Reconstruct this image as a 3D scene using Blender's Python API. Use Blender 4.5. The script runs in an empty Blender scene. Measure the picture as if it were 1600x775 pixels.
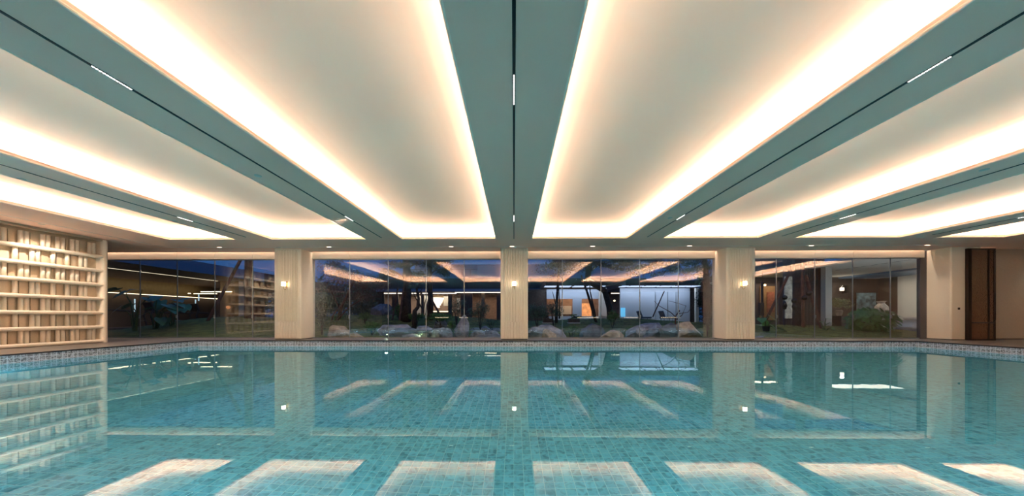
import bpy, bmesh, math, random
from mathutils import Vector, Matrix, noise
C = bpy.context.scene.collection
SC = bpy.context.scene
PI = math.pi

# ------------------------------------------------------------------ camera, world, exposure, large lights
YAW = 0.0135; FPX = 500.0; CX, CY = 796.2, 494.5; CAMZ = 0.8715
cam_d = bpy.data.cameras.new('camera'); cam = bpy.data.objects.new('camera', cam_d); C.objects.link(cam)
cam.location = (0, 0, CAMZ); cam.rotation_euler = (PI/2, 0, YAW)
cam_d.sensor_width = 36; cam_d.lens = 36*FPX/1600
cam_d.shift_x = (800-CX)/1600; cam_d.shift_y = (CY-387.5)/1600
cam_d.clip_start = .05; cam_d.clip_end = 400
SC.camera = cam
SC.view_settings.view_transform = 'Standard'; SC.view_settings.look = 'None'
SC.view_settings.gamma = 1; SC.view_settings.use_curve_mapping = False
SC.view_settings.exposure = 0.0
SC.cycles.use_denoising = True
SC.cycles.max_bounces = 10; SC.cycles.diffuse_bounces = 5; SC.cycles.glossy_bounces = 5
SC.cycles.transmission_bounces = 6; SC.cycles.transparent_max_bounces = 16
SC.cycles.sample_clamp_indirect = 20.0
SC.cycles.caustics_reflective = False; SC.cycles.caustics_refractive = True
world = bpy.data.worlds.new('dusk'); SC.world = world; world.use_nodes = True
wn = world.node_tree.nodes; wl = world.node_tree.links
bg = wn['Background']; bg.inputs['Strength'].default_value = .85
tc = wn.new('ShaderNodeTexCoord'); sx = wn.new('ShaderNodeSeparateXYZ'); rp = wn.new('ShaderNodeValToRGB')
wl.new(tc.outputs['Generated'], sx.inputs[0]); wl.new(sx.outputs['Z'], rp.inputs[0]); wl.new(rp.outputs[0], bg.inputs['Color'])
rp.color_ramp.elements[0].position = 0.0; rp.color_ramp.elements[0].color = (.028, .11, .33, 1)
rp.color_ramp.elements[1].position = 0.6; rp.color_ramp.elements[1].color = (.05, .18, .50, 1)
WARM = (1.0, .84, .67)

def light(name, kind, loc, rot=(0,0,0), energy=10, color=WARM, size=.1, size_y=None, spot=None, blend=.4, spread=None):
    d = bpy.data.lights.new(name, kind); d.energy = energy; d.color = color
    if kind == 'AREA':
        d.size = size
        if size_y: d.shape = 'RECTANGLE'; d.size_y = size_y
        if spread: d.spread = spread
    else: d.shadow_soft_size = size
    if kind == 'SPOT': d.spot_size = spot; d.spot_blend = blend
    o = bpy.data.objects.new(name, d); C.objects.link(o); o.location = loc; o.rotation_euler = rot
    return o

# ------------------------------------------------------------------ pixel helpers (used only to measure positions from the photo)
cA, sA = math.cos(YAW), math.sin(YAW)
def X(px, Y):
    t = (px-CX)/FPX
    return Y*(t*cA-sA)/(cA+t*sA)
def W(px, py, Y):
    x = X(px, Y); d = Y*cA-x*sA
    return Vector((x, Y, CAMZ-(py-CY)*d/FPX))
def PXM(px, Y):
    return FPX/(Y*cA-X(px, Y)*sA)

CEIL = 3.433; WATER = -.2135; POOLZ = -1.45
PX0, PX1, PY0, PY1 = -11.65, 14.3, .9, 11.6
GLASSY = 12.76; COLF = 12.0; SHX = -13.65; SHEND = 10.53

# ------------------------------------------------------------------ materials
def mat(name, col=(.5,.5,.5), rough=.6, metal=0, spec=.5, emit=None, estr=0, bump=None, vary=None):
    m = bpy.data.materials.new(name); m.use_nodes = True
    nt = m.node_tree; b = nt.nodes['Principled BSDF']
    b.inputs['Base Color'].default_value = (*col, 1); b.inputs['Roughness'].default_value = rough
    b.inputs['Metallic'].default_value = metal; b.inputs['Specular IOR Level'].default_value = spec
    if emit: b.inputs['Emission Color'].default_value = (*emit, 1); b.inputs['Emission Strength'].default_value = estr
    t = nt.nodes.new('ShaderNodeTexCoord')
    if vary:      # (scale, amount) colour variation of the material itself
        n = nt.nodes.new('ShaderNodeTexNoise'); n.inputs['Scale'].default_value = vary[0]; n.inputs['Detail'].default_value = 4
        r = nt.nodes.new('ShaderNodeValToRGB'); a = vary[1]
        r.color_ramp.elements[0].position = .3; r.color_ramp.elements[1].position = .7
        r.color_ramp.elements[0].color = (*[c*(1-a) for c in col], 1); r.color_ramp.elements[1].color = (*[min(1, c*(1+a)) for c in col], 1)
        nt.links.new(t.outputs['Object'], n.inputs['Vector']); nt.links.new(n.outputs['Fac'], r.inputs[0]); nt.links.new(r.outputs[0], b.inputs['Base Color'])
    if bump:      # (scale, strength, distance)
        n = nt.nodes.new('ShaderNodeTexNoise'); n.inputs['Scale'].default_value = bump[0]; n.inputs['Detail'].default_value = 3
        u = nt.nodes.new('ShaderNodeBump'); u.inputs['Strength'].default_value = bump[1]; u.inputs['Distance'].default_value = bump[2]
        nt.links.new(t.outputs['Object'], n.inputs['Vector']); nt.links.new(n.outputs['Fac'], u.inputs['Height']); nt.links.new(u.outputs[0], b.inputs['Normal'])
    return m

def emis(name, col, s):
    return mat(name, col, .5, emit=col, estr=s)

def math_node(nt, op, a, b=None):
    n = nt.nodes.new('ShaderNodeMath'); n.operation = op
    for i, v in enumerate((a, b)):
        if v is None: continue
        if isinstance(v, (int, float)): n.inputs[i].default_value = v
        else: nt.links.new(v, n.inputs[i])
    return n.outputs[0]

def glass_mat(name, tint=(.93,.95,.96), f0=.04, gain=1.0):
    m = bpy.data.materials.new(name); m.use_nodes = True; nt = m.node_tree; nt.nodes.clear()
    o = nt.nodes.new('ShaderNodeOutputMaterial'); mx = nt.nodes.new('ShaderNodeMixShader')
    tr = nt.nodes.new('ShaderNodeBsdfTransparent'); tr.inputs[0].default_value = (*tint, 1)
    gl = nt.nodes.new('ShaderNodeBsdfGlossy'); gl.inputs['Roughness'].default_value = 0
    ge = nt.nodes.new('ShaderNodeNewGeometry'); dt = nt.nodes.new('ShaderNodeVectorMath'); dt.operation = 'DOT_PRODUCT'
    nt.links.new(ge.outputs['Normal'], dt.inputs[0]); nt.links.new(ge.outputs['Incoming'], dt.inputs[1])
    c = math_node(nt, 'ABSOLUTE', dt.outputs['Value']); k = math_node(nt, 'SUBTRACT', 1.0, c)
    p = math_node(nt, 'POWER', k, 5.0); q = math_node(nt, 'MULTIPLY', p, 1-f0); r = math_node(nt, 'ADD', q, f0)
    r = math_node(nt, 'MINIMUM', math_node(nt, 'MULTIPLY', r, gain), 1.0)
    nt.links.new(r, mx.inputs[0]); nt.links.new(tr.outputs[0], mx.inputs[1]); nt.links.new(gl.outputs[0], mx.inputs[2])
    nt.links.new(mx.outputs[0], o.inputs[0])
    return m

def tile_mat(name, c1, c2, grout, size, rough=.3, veins=.5, axes='XY', mortar=.03, nscale=6.5, vcol=None):
    """square tiles: every tile its own tone and its own vein direction"""
    m = bpy.data.materials.new(name); m.use_nodes = True; nt = m.node_tree; b = nt.nodes['Principled BSDF']
    L = nt.links.new
    t = nt.nodes.new('ShaderNodeTexCoord'); s = nt.nodes.new('ShaderNodeSeparateXYZ'); L(t.outputs['Object'], s.inputs[0])
    ax = {'X': s.outputs['X'], 'Y': s.outputs['Y'], 'Z': s.outputs['Z']}
    u = math_node(nt, 'DIVIDE', ax[axes[0]], size); v = math_node(nt, 'DIVIDE', ax[axes[1]], size)
    fu = math_node(nt, 'FLOOR', u); fv = math_node(nt, 'FLOOR', v)
    ru = math_node(nt, 'FRACT', u); rv = math_node(nt, 'FRACT', v)
    cell = nt.nodes.new('ShaderNodeCombineXYZ'); L(fu, cell.inputs[0]); L(fv, cell.inputs[1])
    wnz = nt.nodes.new('ShaderNodeTexWhiteNoise'); wnz.noise_dimensions = '3D'; L(cell.outputs[0], wnz.inputs['Vector'])
    # vein coordinates: local position rotated by a random quarter turn plus a random offset
    loc = nt.nodes.new('ShaderNodeCombineXYZ'); L(ru, loc.inputs[0]); L(rv, loc.inputs[1])
    rot = nt.nodes.new('ShaderNodeVectorRotate'); rot.rotation_type = 'Z_AXIS'; rot.inputs['Center'].default_value = (.5, .5, 0)
    L(loc.outputs[0], rot.inputs['Vector']); L(math_node(nt, 'MULTIPLY', math_node(nt, 'FLOOR', math_node(nt, 'MULTIPLY', wnz.outputs['Value'], 8.0)), PI/4), rot.inputs['Angle'])
    off = nt.nodes.new('ShaderNodeVectorMath'); off.operation = 'MULTIPLY_ADD'
    L(wnz.outputs['Color'], off.inputs[0]); off.inputs[1].default_value = (37, 53, 11); L(rot.outputs[0], off.inputs[2])
    nz = nt.nodes.new('ShaderNodeTexNoise'); nz.inputs['Scale'].default_value = 1.0; nz.inputs['Detail'].default_value = 3; nz.inputs['Distortion'].default_value = .6
    L(off.outputs[0], nz.inputs['Vector'])
    wv = math_node(nt, 'SINE', math_node(nt, 'MULTIPLY', nz.outputs['Fac'], float(nscale)*2.4))
    wv = math_node(nt, 'ADD', math_node(nt, 'MULTIPLY', wv, .5), .5)
    mixf = math_node(nt, 'ADD', math_node(nt, 'MULTIPLY', wnz.outputs['Value'], 1-veins), math_node(nt, 'MULTIPLY', wv, veins))
    cm = nt.nodes.new('ShaderNodeMix'); cm.data_type = 'RGBA'; L(mixf, cm.inputs[0]); cm.inputs[6].default_value = (*c1, 1); cm.inputs[7].default_value = (*c2, 1)
    # grout
    def edge(r):
        a = math_node(nt, 'LESS_THAN', r, mortar); b2 = math_node(nt, 'GREATER_THAN', r, 1-mortar)
        return math_node(nt, 'MAXIMUM', a, b2)
    g = math_node(nt, 'MAXIMUM', edge(ru), edge(rv))
    gm = nt.nodes.new('ShaderNodeMix'); gm.data_type = 'RGBA'; L(g, gm.inputs[0]); L(cm.outputs[2], gm.inputs[6]); gm.inputs[7].default_value = (*grout, 1)
    L(gm.outputs[2], b.inputs['Base Color']); b.inputs['Roughness'].default_value = rough
    return m

def plank_mat(name, c1, c2, joint, sx_, sy_, rough=.35):
    m = bpy.data.materials.new(name); m.use_nodes = True; nt = m.node_tree; b = nt.nodes['Principled BSDF']; L = nt.links.new
    t = nt.nodes.new('ShaderNodeTexCoord'); br = nt.nodes.new('ShaderNodeTexBrick'); L(t.outputs['Object'], br.inputs['Vector'])
    br.inputs['Scale'].default_value = 1; br.inputs['Brick Width'].default_value = sx_; br.inputs['Row Height'].default_value = sy_
    br.inputs['Mortar Size'].default_value = .004; br.inputs['Color1'].default_value = (*c1, 1); br.inputs['Color2'].default_value = (*c2, 1); br.inputs['Mortar'].default_value = (*joint, 1)
    n = nt.nodes.new('ShaderNodeTexNoise'); n.inputs['Scale'].default_value = 6; n.inputs['Detail'].default_value = 5; L(t.outputs['Object'], n.inputs['Vector'])
    mx = nt.nodes.new('ShaderNodeMix'); mx.data_type = 'RGBA'; mx.blend_type = 'MULTIPLY'; mx.inputs[0].default_value = .5
    L(br.outputs['Color'], mx.inputs[6]); L(n.outputs['Fac'], mx.inputs[7]); L(mx.outputs[2], b.inputs['Base Color'])
    b.inputs['Roughness'].default_value = rough
    return m

M = {}
M['ceiling'] = mat('ceiling paint', (.97,.66,.53), .85, bump=(90,.08,.002))
M['cove'] = mat('cove paint', (.93,.80,.68), .9)
M['black'] = mat('black metal', (.012,.012,.012), .4)
M['pool'] = tile_mat('teal pool tile', (.035,.35,.51), (.22,.87,1.0), (.44,.95,1.0), .1, .35, .62)
M['poolx'] = tile_mat('teal pool wall tile', (.035,.35,.51), (.22,.87,1.0), (.44,.95,1.0), .1, .35, .62, 'XZ')
M['pooly'] = tile_mat('teal pool side tile', (.035,.35,.51), (.22,.87,1.0), (.44,.95,1.0), .1, .35, .62, 'YZ')
M['bandx'] = tile_mat('waterline tile', (.15,.155,.18), (.72,.75,.84), (.88,.92,1.0), .1, .3, .85, 'XZ', .05, 14)
M['bandy'] = tile_mat('waterline side tile', (.15,.155,.18), (.72,.75,.84), (.88,.92,1.0), .1, .3, .85, 'YZ', .05, 14)
M['deck'] = plank_mat('deck stone', (.22,.195,.18), (.28,.25,.235), (.06,.05,.05), .9, .45, .38)
M['coping'] = mat('dark coping stone', (.035,.032,.038), .35, bump=(30,.1,.002))
M['stone_sand'] = mat('sand coloured cast stone', (.84,.74,.60), .75, bump=(160,.12,.001), vary=(60,.05))
M['beige'] = mat('beige wall finish', (.74,.64,.53), .8, bump=(120,.12,.001), vary=(50,.05))
M['wallpaper'] = mat('woven wall covering', (.62,.53,.43), .8, bump=(140,.2,.001), vary=(70,.09))
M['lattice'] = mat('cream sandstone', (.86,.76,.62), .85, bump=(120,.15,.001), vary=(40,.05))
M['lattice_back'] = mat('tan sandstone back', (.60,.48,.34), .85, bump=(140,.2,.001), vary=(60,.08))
M['valance'] = mat('linen valance', (.74,.66,.54), .8, bump=(40,.1,.004))
M['alu'] = mat('grey aluminium', (.36,.40,.43), .35, .8)
M['darkpanel'] = mat('charcoal panel', (.085,.078,.085), .6, vary=(80,.15))
M['brass'] = mat('brushed brass', (.50,.33,.14), .3, 1)
M['bronze'] = mat('dark bronze', (.045,.032,.024), .35, .7)
M['glass'] = glass_mat('window glass', gain=2.8)
M['shade'] = emis('lit opal glass', (1, .86, .66), 9)
M['led'] = emis('white led', (1, .96, .9), 5)
M['ledwarm'] = emis('warm led', (1, .80, .52), 4)
M['lens'] = emis('downlight lens', (1, .9, .75), 4)

m = bpy.data.materials.new('pool water'); m.use_nodes = True; nt = m.node_tree; nt.nodes.clear()
o_ = nt.nodes.new('ShaderNodeOutputMaterial'); gl = nt.nodes.new('ShaderNodeBsdfGlass'); gl.inputs['IOR'].default_value = 1.333
gl.inputs['Roughness'].default_value = 0; gl.inputs['Color'].default_value = (.84, .95, 1, 1)
t_ = nt.nodes.new('ShaderNodeTexCoord'); n1 = nt.nodes.new('ShaderNodeTexNoise'); n1.inputs['Scale'].default_value = 2.2; n1.inputs['Detail'].default_value = 3
bu = nt.nodes.new('ShaderNodeBump'); bu.inputs['Strength'].default_value = .5; bu.inputs['Distance'].default_value = .0006
nt.links.new(t_.outputs['Object'], n1.inputs['Vector']); nt.links.new(n1.outputs['Fac'], bu.inputs['Height']); nt.links.new(bu.outputs[0], gl.inputs['Normal'])
nt.links.new(gl.outputs[0], o_.inputs[0]); M['water'] = m

m = mat('bronze rippled glass', (.32,.19,.12), .18); b_ = m.node_tree.nodes['Principled BSDF']
b_.inputs['Transmission Weight'].default_value = .45
tt = m.node_tree.nodes.new('ShaderNodeTexCoord'); vo = m.node_tree.nodes.new('ShaderNodeTexVoronoi'); vo.inputs['Scale'].default_value = 30
bb = m.node_tree.nodes.new('ShaderNodeBump'); bb.inputs['Strength'].default_value = 1; bb.inputs['Distance'].default_value = .012
m.node_tree.links.new(tt.outputs['Object'], vo.inputs['Vector']); m.node_tree.links.new(vo.outputs['Distance'], bb.inputs['Height']); m.node_tree.links.new(bb.outputs[0], b_.inputs['Normal'])
M['bronzeglass'] = m

M['moss'] = mat('moss', (.13,.16,.04), .95, bump=(14,.9,.05), vary=(3.5,.55))
M['rock'] = mat('grey garden rock', (.30,.31,.34), .85, bump=(7,.8,.05), vary=(3,.45))
M['rock_tan'] = mat('tan boulder', (.46,.38,.29), .85, bump=(9,.7,.04), vary=(4,.35))
M['rock_dark'] = mat('dark slate rock', (.16,.18,.22), .8, bump=(7,.8,.05), vary=(3,.4))
M['bark'] = mat('dark bark', (.055,.042,.036), .95, bump=(18,.9,.03), vary=(9,.4))
M['bark_red'] = mat('reddish timber prop', (.11,.05,.035), .85, bump=(20,.5,.01), vary=(8,.3))
M['pine'] = mat('pine needles', (.022,.042,.022), .9)
M['leaf'] = mat('green leaves', (.08,.19,.05), .6, vary=(4,.35))
M['leaf_blue'] = mat('bluish leaves', (.08,.15,.11), .6, vary=(4,.35))
M['leaf_red'] = mat('reddish brown leaves', (.10,.06,.055), .7, vary=(4,.35))
M['bigleaf'] = mat('large waxy leaves', (.05,.16,.10), .35, vary=(3,.35))
M['bigleaf_green'] = mat('bright waxy leaves', (.06,.20,.05), .35, vary=(3,.3))
M['stem'] = mat('green stalk', (.06,.12,.03), .6)
M['pond'] = mat('dark pond water', (.01,.018,.025), .04, spec=.8)
M['concrete'] = mat('grey stone paving', (.20,.19,.20), .7, vary=(5,.2))
M['darkwood'] = mat('dark brown panelling', (.075,.05,.036), .5, vary=(6,.25))
M['goldwood'] = mat('golden timber panelling', (.30,.20,.10), .55, vary=(5,.2))
M['soffit_tan'] = mat('tan timber soffit', (.30,.20,.15), .6, vary=(3,.2))
M['bluefascia'] = mat('sky tinted fascia', (.15,.24,.38), .5)  # blue of the reflected dusk sky is put into the base colour
M['whitewall'] = mat('pale textured wall', (.62,.60,.54), .85, bump=(20,.3,.02))
M['greypanel'] = mat('pale blue grey panel', (.42,.47,.54), .5)
M['darkroof'] = mat('dark roof edge', (.04,.043,.05), .7)
M['sofa'] = mat('blue grey upholstery', (.13,.16,.20), .9)
M['gym'] = mat('dark grey plastic', (.025,.027,.034), .4)

# ------------------------------------------------------------------ mesh builder
class MB:
    def __init__(s): s.bm = bmesh.new()
    def box(s, x0, x1, y0, y1, z0, z1, bev=0, mtx=None):
        v = [s.bm.verts.new((x, y, z)) for x in (x0, x1) for y in (y0, y1) for z in (z0, z1)]
        fs = [s.bm.faces.new([v[i] for i in q]) for q in ((0,1,3,2),(4,6,7,5),(0,4,5,1),(2,3,7,6),(0,2,6,4),(1,5,7,3))]
        if bev:
            es = {e for f in fs for e in f.edges}
            bmesh.ops.bevel(s.bm, geom=list(es), offset=bev, segments=2, affect='EDGES', profile=.6)
        if mtx is not None: bmesh.ops.transform(s.bm, matrix=mtx, verts=[q for q in v if q.is_valid])
        return s
    def obox(s, c, size, rz=0, rx=0, ry=0, bev=0):
        b2 = MB(); a, b, c2 = [q/2 for q in size]; b2.box(-a, a, -b, b, -c2, c2, bev)
        mt = Matrix.Translation(c) @ Matrix.Rotation(rz, 4, 'Z') @ Matrix.Rotation(ry, 4, 'Y') @ Matrix.Rotation(rx, 4, 'X')
        bmesh.ops.transform(b2.bm, matrix=mt, verts=b2.bm.verts); s.merge(b2); return s
    def merge(s, o):
        me = bpy.data.meshes.new('t'); o.bm.to_mesh(me); s.bm.from_mesh(me); bpy.data.meshes.remove(me); o.bm.free()
    def tube(s, pts, r, n=8, caps=True):
        pts = [Vector(p) for p in pts]; rs = r if isinstance(r, (list, tuple)) else [r]*len(pts)
        rings = []; ref = None
        for i, p in enumerate(pts):
            d = (pts[min(i+1, len(pts)-1)]-pts[max(i-1, 0)]).normalized()
            if ref is None: ref = Vector((0,0,1)) if abs(d.z) < .9 else Vector((1,0,0))
            a = d.cross(ref).normalized(); b = d.cross(a).normalized(); ref = -b.cross(d).cross(d) if False else ref
            rings.append([s.bm.verts.new(p+(a*math.cos(k*2*PI/n)+b*math.sin(k*2*PI/n))*rs[i]) for k in range(n)])
        for i in range(len(rings)-1):
            for k in range(n): s.bm.faces.new((rings[i][k], rings[i][(k+1)%n], rings[i+1][(k+1)%n], rings[i+1][k]))
        if caps: s.bm.faces.new(rings[0]); s.bm.faces.new(rings[-1][::-1])
        return s
    def lathe(s, prof, c=(0,0,0), n=24):
        rings = [[s.bm.verts.new((c[0]+r*math.cos(k*2*PI/n), c[1]+r*math.sin(k*2*PI/n), c[2]+z)) for k in range(n)] for r, z in prof]
        for i in range(len(rings)-1):
            for k in range(n): s.bm.faces.new((rings[i][k], rings[i][(k+1)%n], rings[i+1][(k+1)%n], rings[i+1][k]))
        if prof[0][0] > 1e-4: s.bm.faces.new(rings[0][::-1])
        if prof[-1][0] > 1e-4: s.bm.faces.new(rings[-1])
        return s
    def prism(s, prof, z0, z1):          # closed xy outline extruded in z
        a = [s.bm.verts.new((x, y, z0)) for x, y in prof]; b = [s.bm.verts.new((x, y, z1)) for x, y in prof]; n = len(prof)
        for k in range(n): s.bm.faces.new((a[k], a[(k+1)%n], b[(k+1)%n], b[k]))
        s.bm.faces.new(a[::-1]); s.bm.faces.new(b); return s
    def poly(s, pts): s.bm.faces.new([s.bm.verts.new(p) for p in pts]); return s
    def rock(s, c, r, seed=0, sub=3, flat=.25):
        b2 = bmesh.new(); bmesh.ops.create_icosphere(b2, subdivisions=sub, radius=1)
        rnd = random.Random(seed); off = Vector((rnd.random()*90, rnd.random()*90, rnd.random()*90))
        pl = [(Vector((rnd.uniform(-1,1), rnd.uniform(-1,1), rnd.uniform(-.5,1))).normalized(), rnd.uniform(.52,.8)) for _ in range(14)] + [(Vector((rnd.uniform(-.15,.15), rnd.uniform(-.15,.15), 1)).normalized(), 1-flat)]
        for v in b2.verts:
            p = v.co.copy()
            for n_, d_ in pl:
                e = p.dot(n_)-d_
                if e > 0: p -= n_*e*.97
            p *= 1+.13*noise.noise(p*2.1+off)+.05*noise.noise(p*6+off)
            v.co = Vector((p.x*r[0]*1.15, p.y*r[1]*1.15, p.z*r[2]*1.15))+Vector(c)
        me = bpy.data.meshes.new('t'); b2.to_mesh(me); s.bm.from_mesh(me); bpy.data.meshes.remove(me); b2.free(); return s
    def leaves(s, c, r, n, size, seed=0, shell=.55, clumps=0, flat=0):
        rnd = random.Random(seed); c = Vector(c)
        cl = []
        for _ in range(clumps):
            d = Vector((rnd.gauss(0,1), rnd.gauss(0,1), rnd.gauss(0,1))).normalized()*rnd.uniform(.35,.85); cl.append(d)
        for _ in range(n):
            if cl:
                p = rnd.choice(cl)+Vector((rnd.gauss(0,.2), rnd.gauss(0,.2), rnd.gauss(0,.13)))
            else:
                p = Vector((rnd.gauss(0,1), rnd.gauss(0,1), rnd.gauss(0,1))).normalized()*(shell+(1-shell)*rnd.random())
            q = c+Vector((p.x*r[0], p.y*r[1], p.z*r[2]))
            a = Vector((rnd.gauss(0,1), rnd.gauss(0,1), rnd.gauss(0,1)*(1-flat))).normalized(); b = a.orthogonal(); b.rotate(Matrix.Rotation(rnd.random()*6.28, 3, a)); b.normalize()
            w = size*rnd.uniform(.6,1.3); u = a*w; v = b*w*.42
            s.bm.faces.new([s.bm.verts.new(x) for x in (q-u, q-v*.9+u*.1, q+u, q+v*.9+u*.1)])
        return s
    def build(s, name, m, parent=None, smooth=False):
        bmesh.ops.recalc_face_normals(s.bm, faces=s.bm.faces)
        me = bpy.data.meshes.new(name); s.bm.to_mesh(me); s.bm.free(); me.materials.append(M[m] if isinstance(m, str) else m)
        if smooth:
            for p in me.polygons: p.use_smooth = True
        o = bpy.data.objects.new(name, me); C.objects.link(o)
        if parent is not None:
            o.parent = parent
            if parent.type == 'EMPTY': o.location = -parent.location if not parent.get('_local') else (0,0,0)
        return o

def tag(o, label=None, cat=None, group=None, kind=None):
    for k, v in (('label', label), ('category', cat), ('group', group), ('kind', kind)):
        if v: o[k] = v
    return o
def thing(name, loc, label=None, cat=None, group=None, kind=None):      # empty at the base; parts are built in world coordinates
    o = bpy.data.objects.new(name, None); C.objects.link(o); o.location = loc; o.empty_display_size = .1
    return tag(o, label, cat, group, kind)
def lthing(name, label=None, cat=None, group=None):                      # empty whose parts are built in local coordinates
    o = bpy.data.objects.new(name, None); C.objects.link(o); o['_local'] = 1; o.empty_display_size = .1
    return tag(o, label, cat, group)
def copy_tree(o, parent=None):
    c = o.copy(); C.objects.link(c)
    if parent is not None: c.parent = parent
    for ch in list(o.children): copy_tree(ch, c)
    return c
def struct(o): o['kind'] = 'structure'; return o

# ================================================================== SETTING
# coffers (openings in the ceiling), x ranges measured at the far edge
CFY0, CFY1 = 1.6, 10.55
cof = [(X(265,10.55), X(370.5,10.55)), (X(425,10.55), X(572.5,10.55)), (X(627.5,10.55), X(775,10.55)), (X(831,10.55), X(980.5,10.55)),
       (X(1035,10.55), X(1184,10.55)), (X(1240,10.55), X(1406,10.55)), (X(1464,10.55), X(1569,10.55))]
XW0, XW1, YB, YC = -18.2, 21.6, -8.0, 12.6
LIP = .07
b = MB()
b.box(XW0, XW1, YB, CFY0, CEIL, CEIL+LIP); b.box(XW0, XW1, CFY1, YC, CEIL, CEIL+LIP)
xs = [XW0]+[v for p in cof for v in p]+[XW1]
for i in range(0, len(xs), 2): b.box(xs[i], xs[i+1], CFY0, CFY1, CEIL, CEIL+LIP)
b.box(XW0, XW1, YC, 13.2, CEIL+.30, CEIL+.37)            # above the curtain slot
b.box(XW0, XW1, YC-.04, YC, CEIL, CEIL+.3)
struct(b.build('ceiling', 'ceiling'))
LED = .30; RZ = CEIL+.42; TILT = math.radians(12); MG = .38
b = MB()
for x0, x1 in cof:
    a0, a1, c0, c1 = x0-MG, x1+MG, CFY0-MG, CFY1+MG
    # side walls of the recess
    b.box(a0-.02, a0, c0, c1, CEIL+LIP, RZ+.02); b.box(a1, a1+.02, c0, c1, CEIL+LIP, RZ+.02)
    b.box(a0, a1, c0-.02, c0, CEIL+LIP, RZ+.02); b.box(a0, a1, c1, c1+.02, CEIL+LIP, RZ+.02)
    # tray: flat margin, soft slope, flat middle
    prev = None
    for off, z in ((0, RZ), (.60, RZ), (.75, RZ+.006), (.95, RZ+.022), (1.1, RZ+.027)):
        ring = [b.bm.verts.new(p) for p in ((a0+off, c0+off, z), (a1-off, c0+off, z), (a1-off, c1-off, z), (a0+off, c1-off, z))]
        if prev:
            for k in range(4): b.bm.faces.new((prev[k], prev[(k+1)%4], ring[(k+1)%4], ring[k]))
        prev = ring
    b.bm.faces.new(prev)
    # a small rounded rim round the opening
    r = .018
    b.tube([(x0, CFY0, CEIL+.012), (x0, CFY1, CEIL+.012)], r); b.tube([(x1, CFY0, CEIL+.012), (x1, CFY1, CEIL+.012)], r)
    b.tube([(x0, CFY1, CEIL+.012), (x1, CFY1, CEIL+.012)], r)
struct(b.build('trim_1', 'cove'))
COVE = 11      # watt per metre of cove strip
for x0, x1 in cof:
    ym = (CFY0+CFY1)/2; ly = CFY1-CFY0+.2
    light('cove_strip_left', 'AREA', (x0-LED, ym, CEIL+LIP+.02), (PI, TILT, 0), COVE*ly, WARM, .03, ly)
    light('cove_strip_right', 'AREA', (x1+LED, ym, CEIL+LIP+.02), (PI, -TILT, 0), COVE*ly, WARM, .03, ly)
    for yy, tl in ((CFY0-LED, -TILT), (CFY1+LED, TILT)):
        light('cove_strip_end', 'AREA', ((x0+x1)/2, yy, CEIL+LIP+.02), (PI+tl, 0, 0), COVE*(x1-x0), WARM, x1-x0+.2, .03)

# unseen fill lights added along the near pool walls to brighten the water
UW = (.86, .93, 1.0)
for k in range(7):
    light('underwater_fill', 'AREA', (PX0+2+k*3.66, PY0+.03, -.7), (math.radians(84), 0, 0), 38, UW, 1.0, .12)
for y in (2.2, 4.2, 6.2):
    light('underwater_fill', 'AREA', (PX0+.03, y, -.7), (math.radians(15), math.radians(-84), 0), 42, UW, .12, .9)
    light('underwater_fill', 'AREA', (PX1-.03, y, -.7), (math.radians(15), math.radians(84), 0), 42, UW, .12, .9)
# added fill lights outside, brightening the rocks and plants next to the glass
for x in (-13, -6.5, -2.5, 2.5, 6.5, 12.5):
    light('garden_fill', 'AREA', (x, 13.35, 3.35), (math.radians(38), 0, 0), 26, (1, .88, .72), 2.4, .1)
# deck with the pool opening
b = MB()
b.box(XW0, PX0, YB, GLASSY+.3, -.034, 0); b.box(PX1, XW1, YB, GLASSY+.3, -.034, 0)
b.box(PX0, PX1, PY1, GLASSY+.3, -.034, 0); b.box(PX0, PX1, YB, PY0, -.034, 0)
struct(b.build('floor', 'deck'))
# dark coping nosing round the pool
b = MB(); w = .03
b.box(PX0-.012, PX0+w, PY0, PY1+.012, -.032, .003); b.box(PX1-w, PX1+.012, PY0, PY1+.012, -.032, .003)
b.box(PX0+w, PX1-w, PY1-w, PY1+.012, -.032, .003); b.box(PX0-.012, PX1+.012, PY0-.012, PY0+w, -.032, .003)
struct(b.build('trim_2', 'coping'))
# pool shell
b = MB(); b.box(PX0-.2, PX1+.2, PY0-.2, PY1+.2, POOLZ-.1, POOLZ); struct(b.build('pool_floor', 'pool'))
zt, zb = -.12, -.33
b = MB(); b.box(PX0, PX1, PY1, PY1+.2, POOLZ, zb); b.box(PX0, PX1, PY0-.2, PY0, POOLZ, zb); struct(b.build('pool_wall_end', 'poolx'))
b = MB(); b.box(PX0-.2, PX0, PY0-.2, PY1+.2, POOLZ, zb); b.box(PX1, PX1+.2, PY0-.2, PY1+.2, POOLZ, zb); struct(b.build('pool_wall_side', 'pooly'))
b = MB(); b.box(PX0, PX1, PY1, PY1+.2, zb, -.035); b.box(PX0, PX1, PY0-.2, PY0, zb, -.035); struct(b.build('pool_waterline_end', 'bandx'))
b = MB(); b.box(PX0-.2, PX0, PY0-.2, PY1+.2, zb, -.035); b.box(PX1, PX1+.2, PY0-.2, PY1+.2, zb, -.035); struct(b.build('pool_waterline_side', 'bandy'))
b = MB(); b.poly([(PX0, PY0, WATER), (PX1, PY0, WATER), (PX1, PY1, WATER), (PX0, PY1, WATER)])
tag(b.build('pool_water', 'water'), 'clear turquoise water filling the large indoor swimming pool', 'water', kind='stuff')

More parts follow.
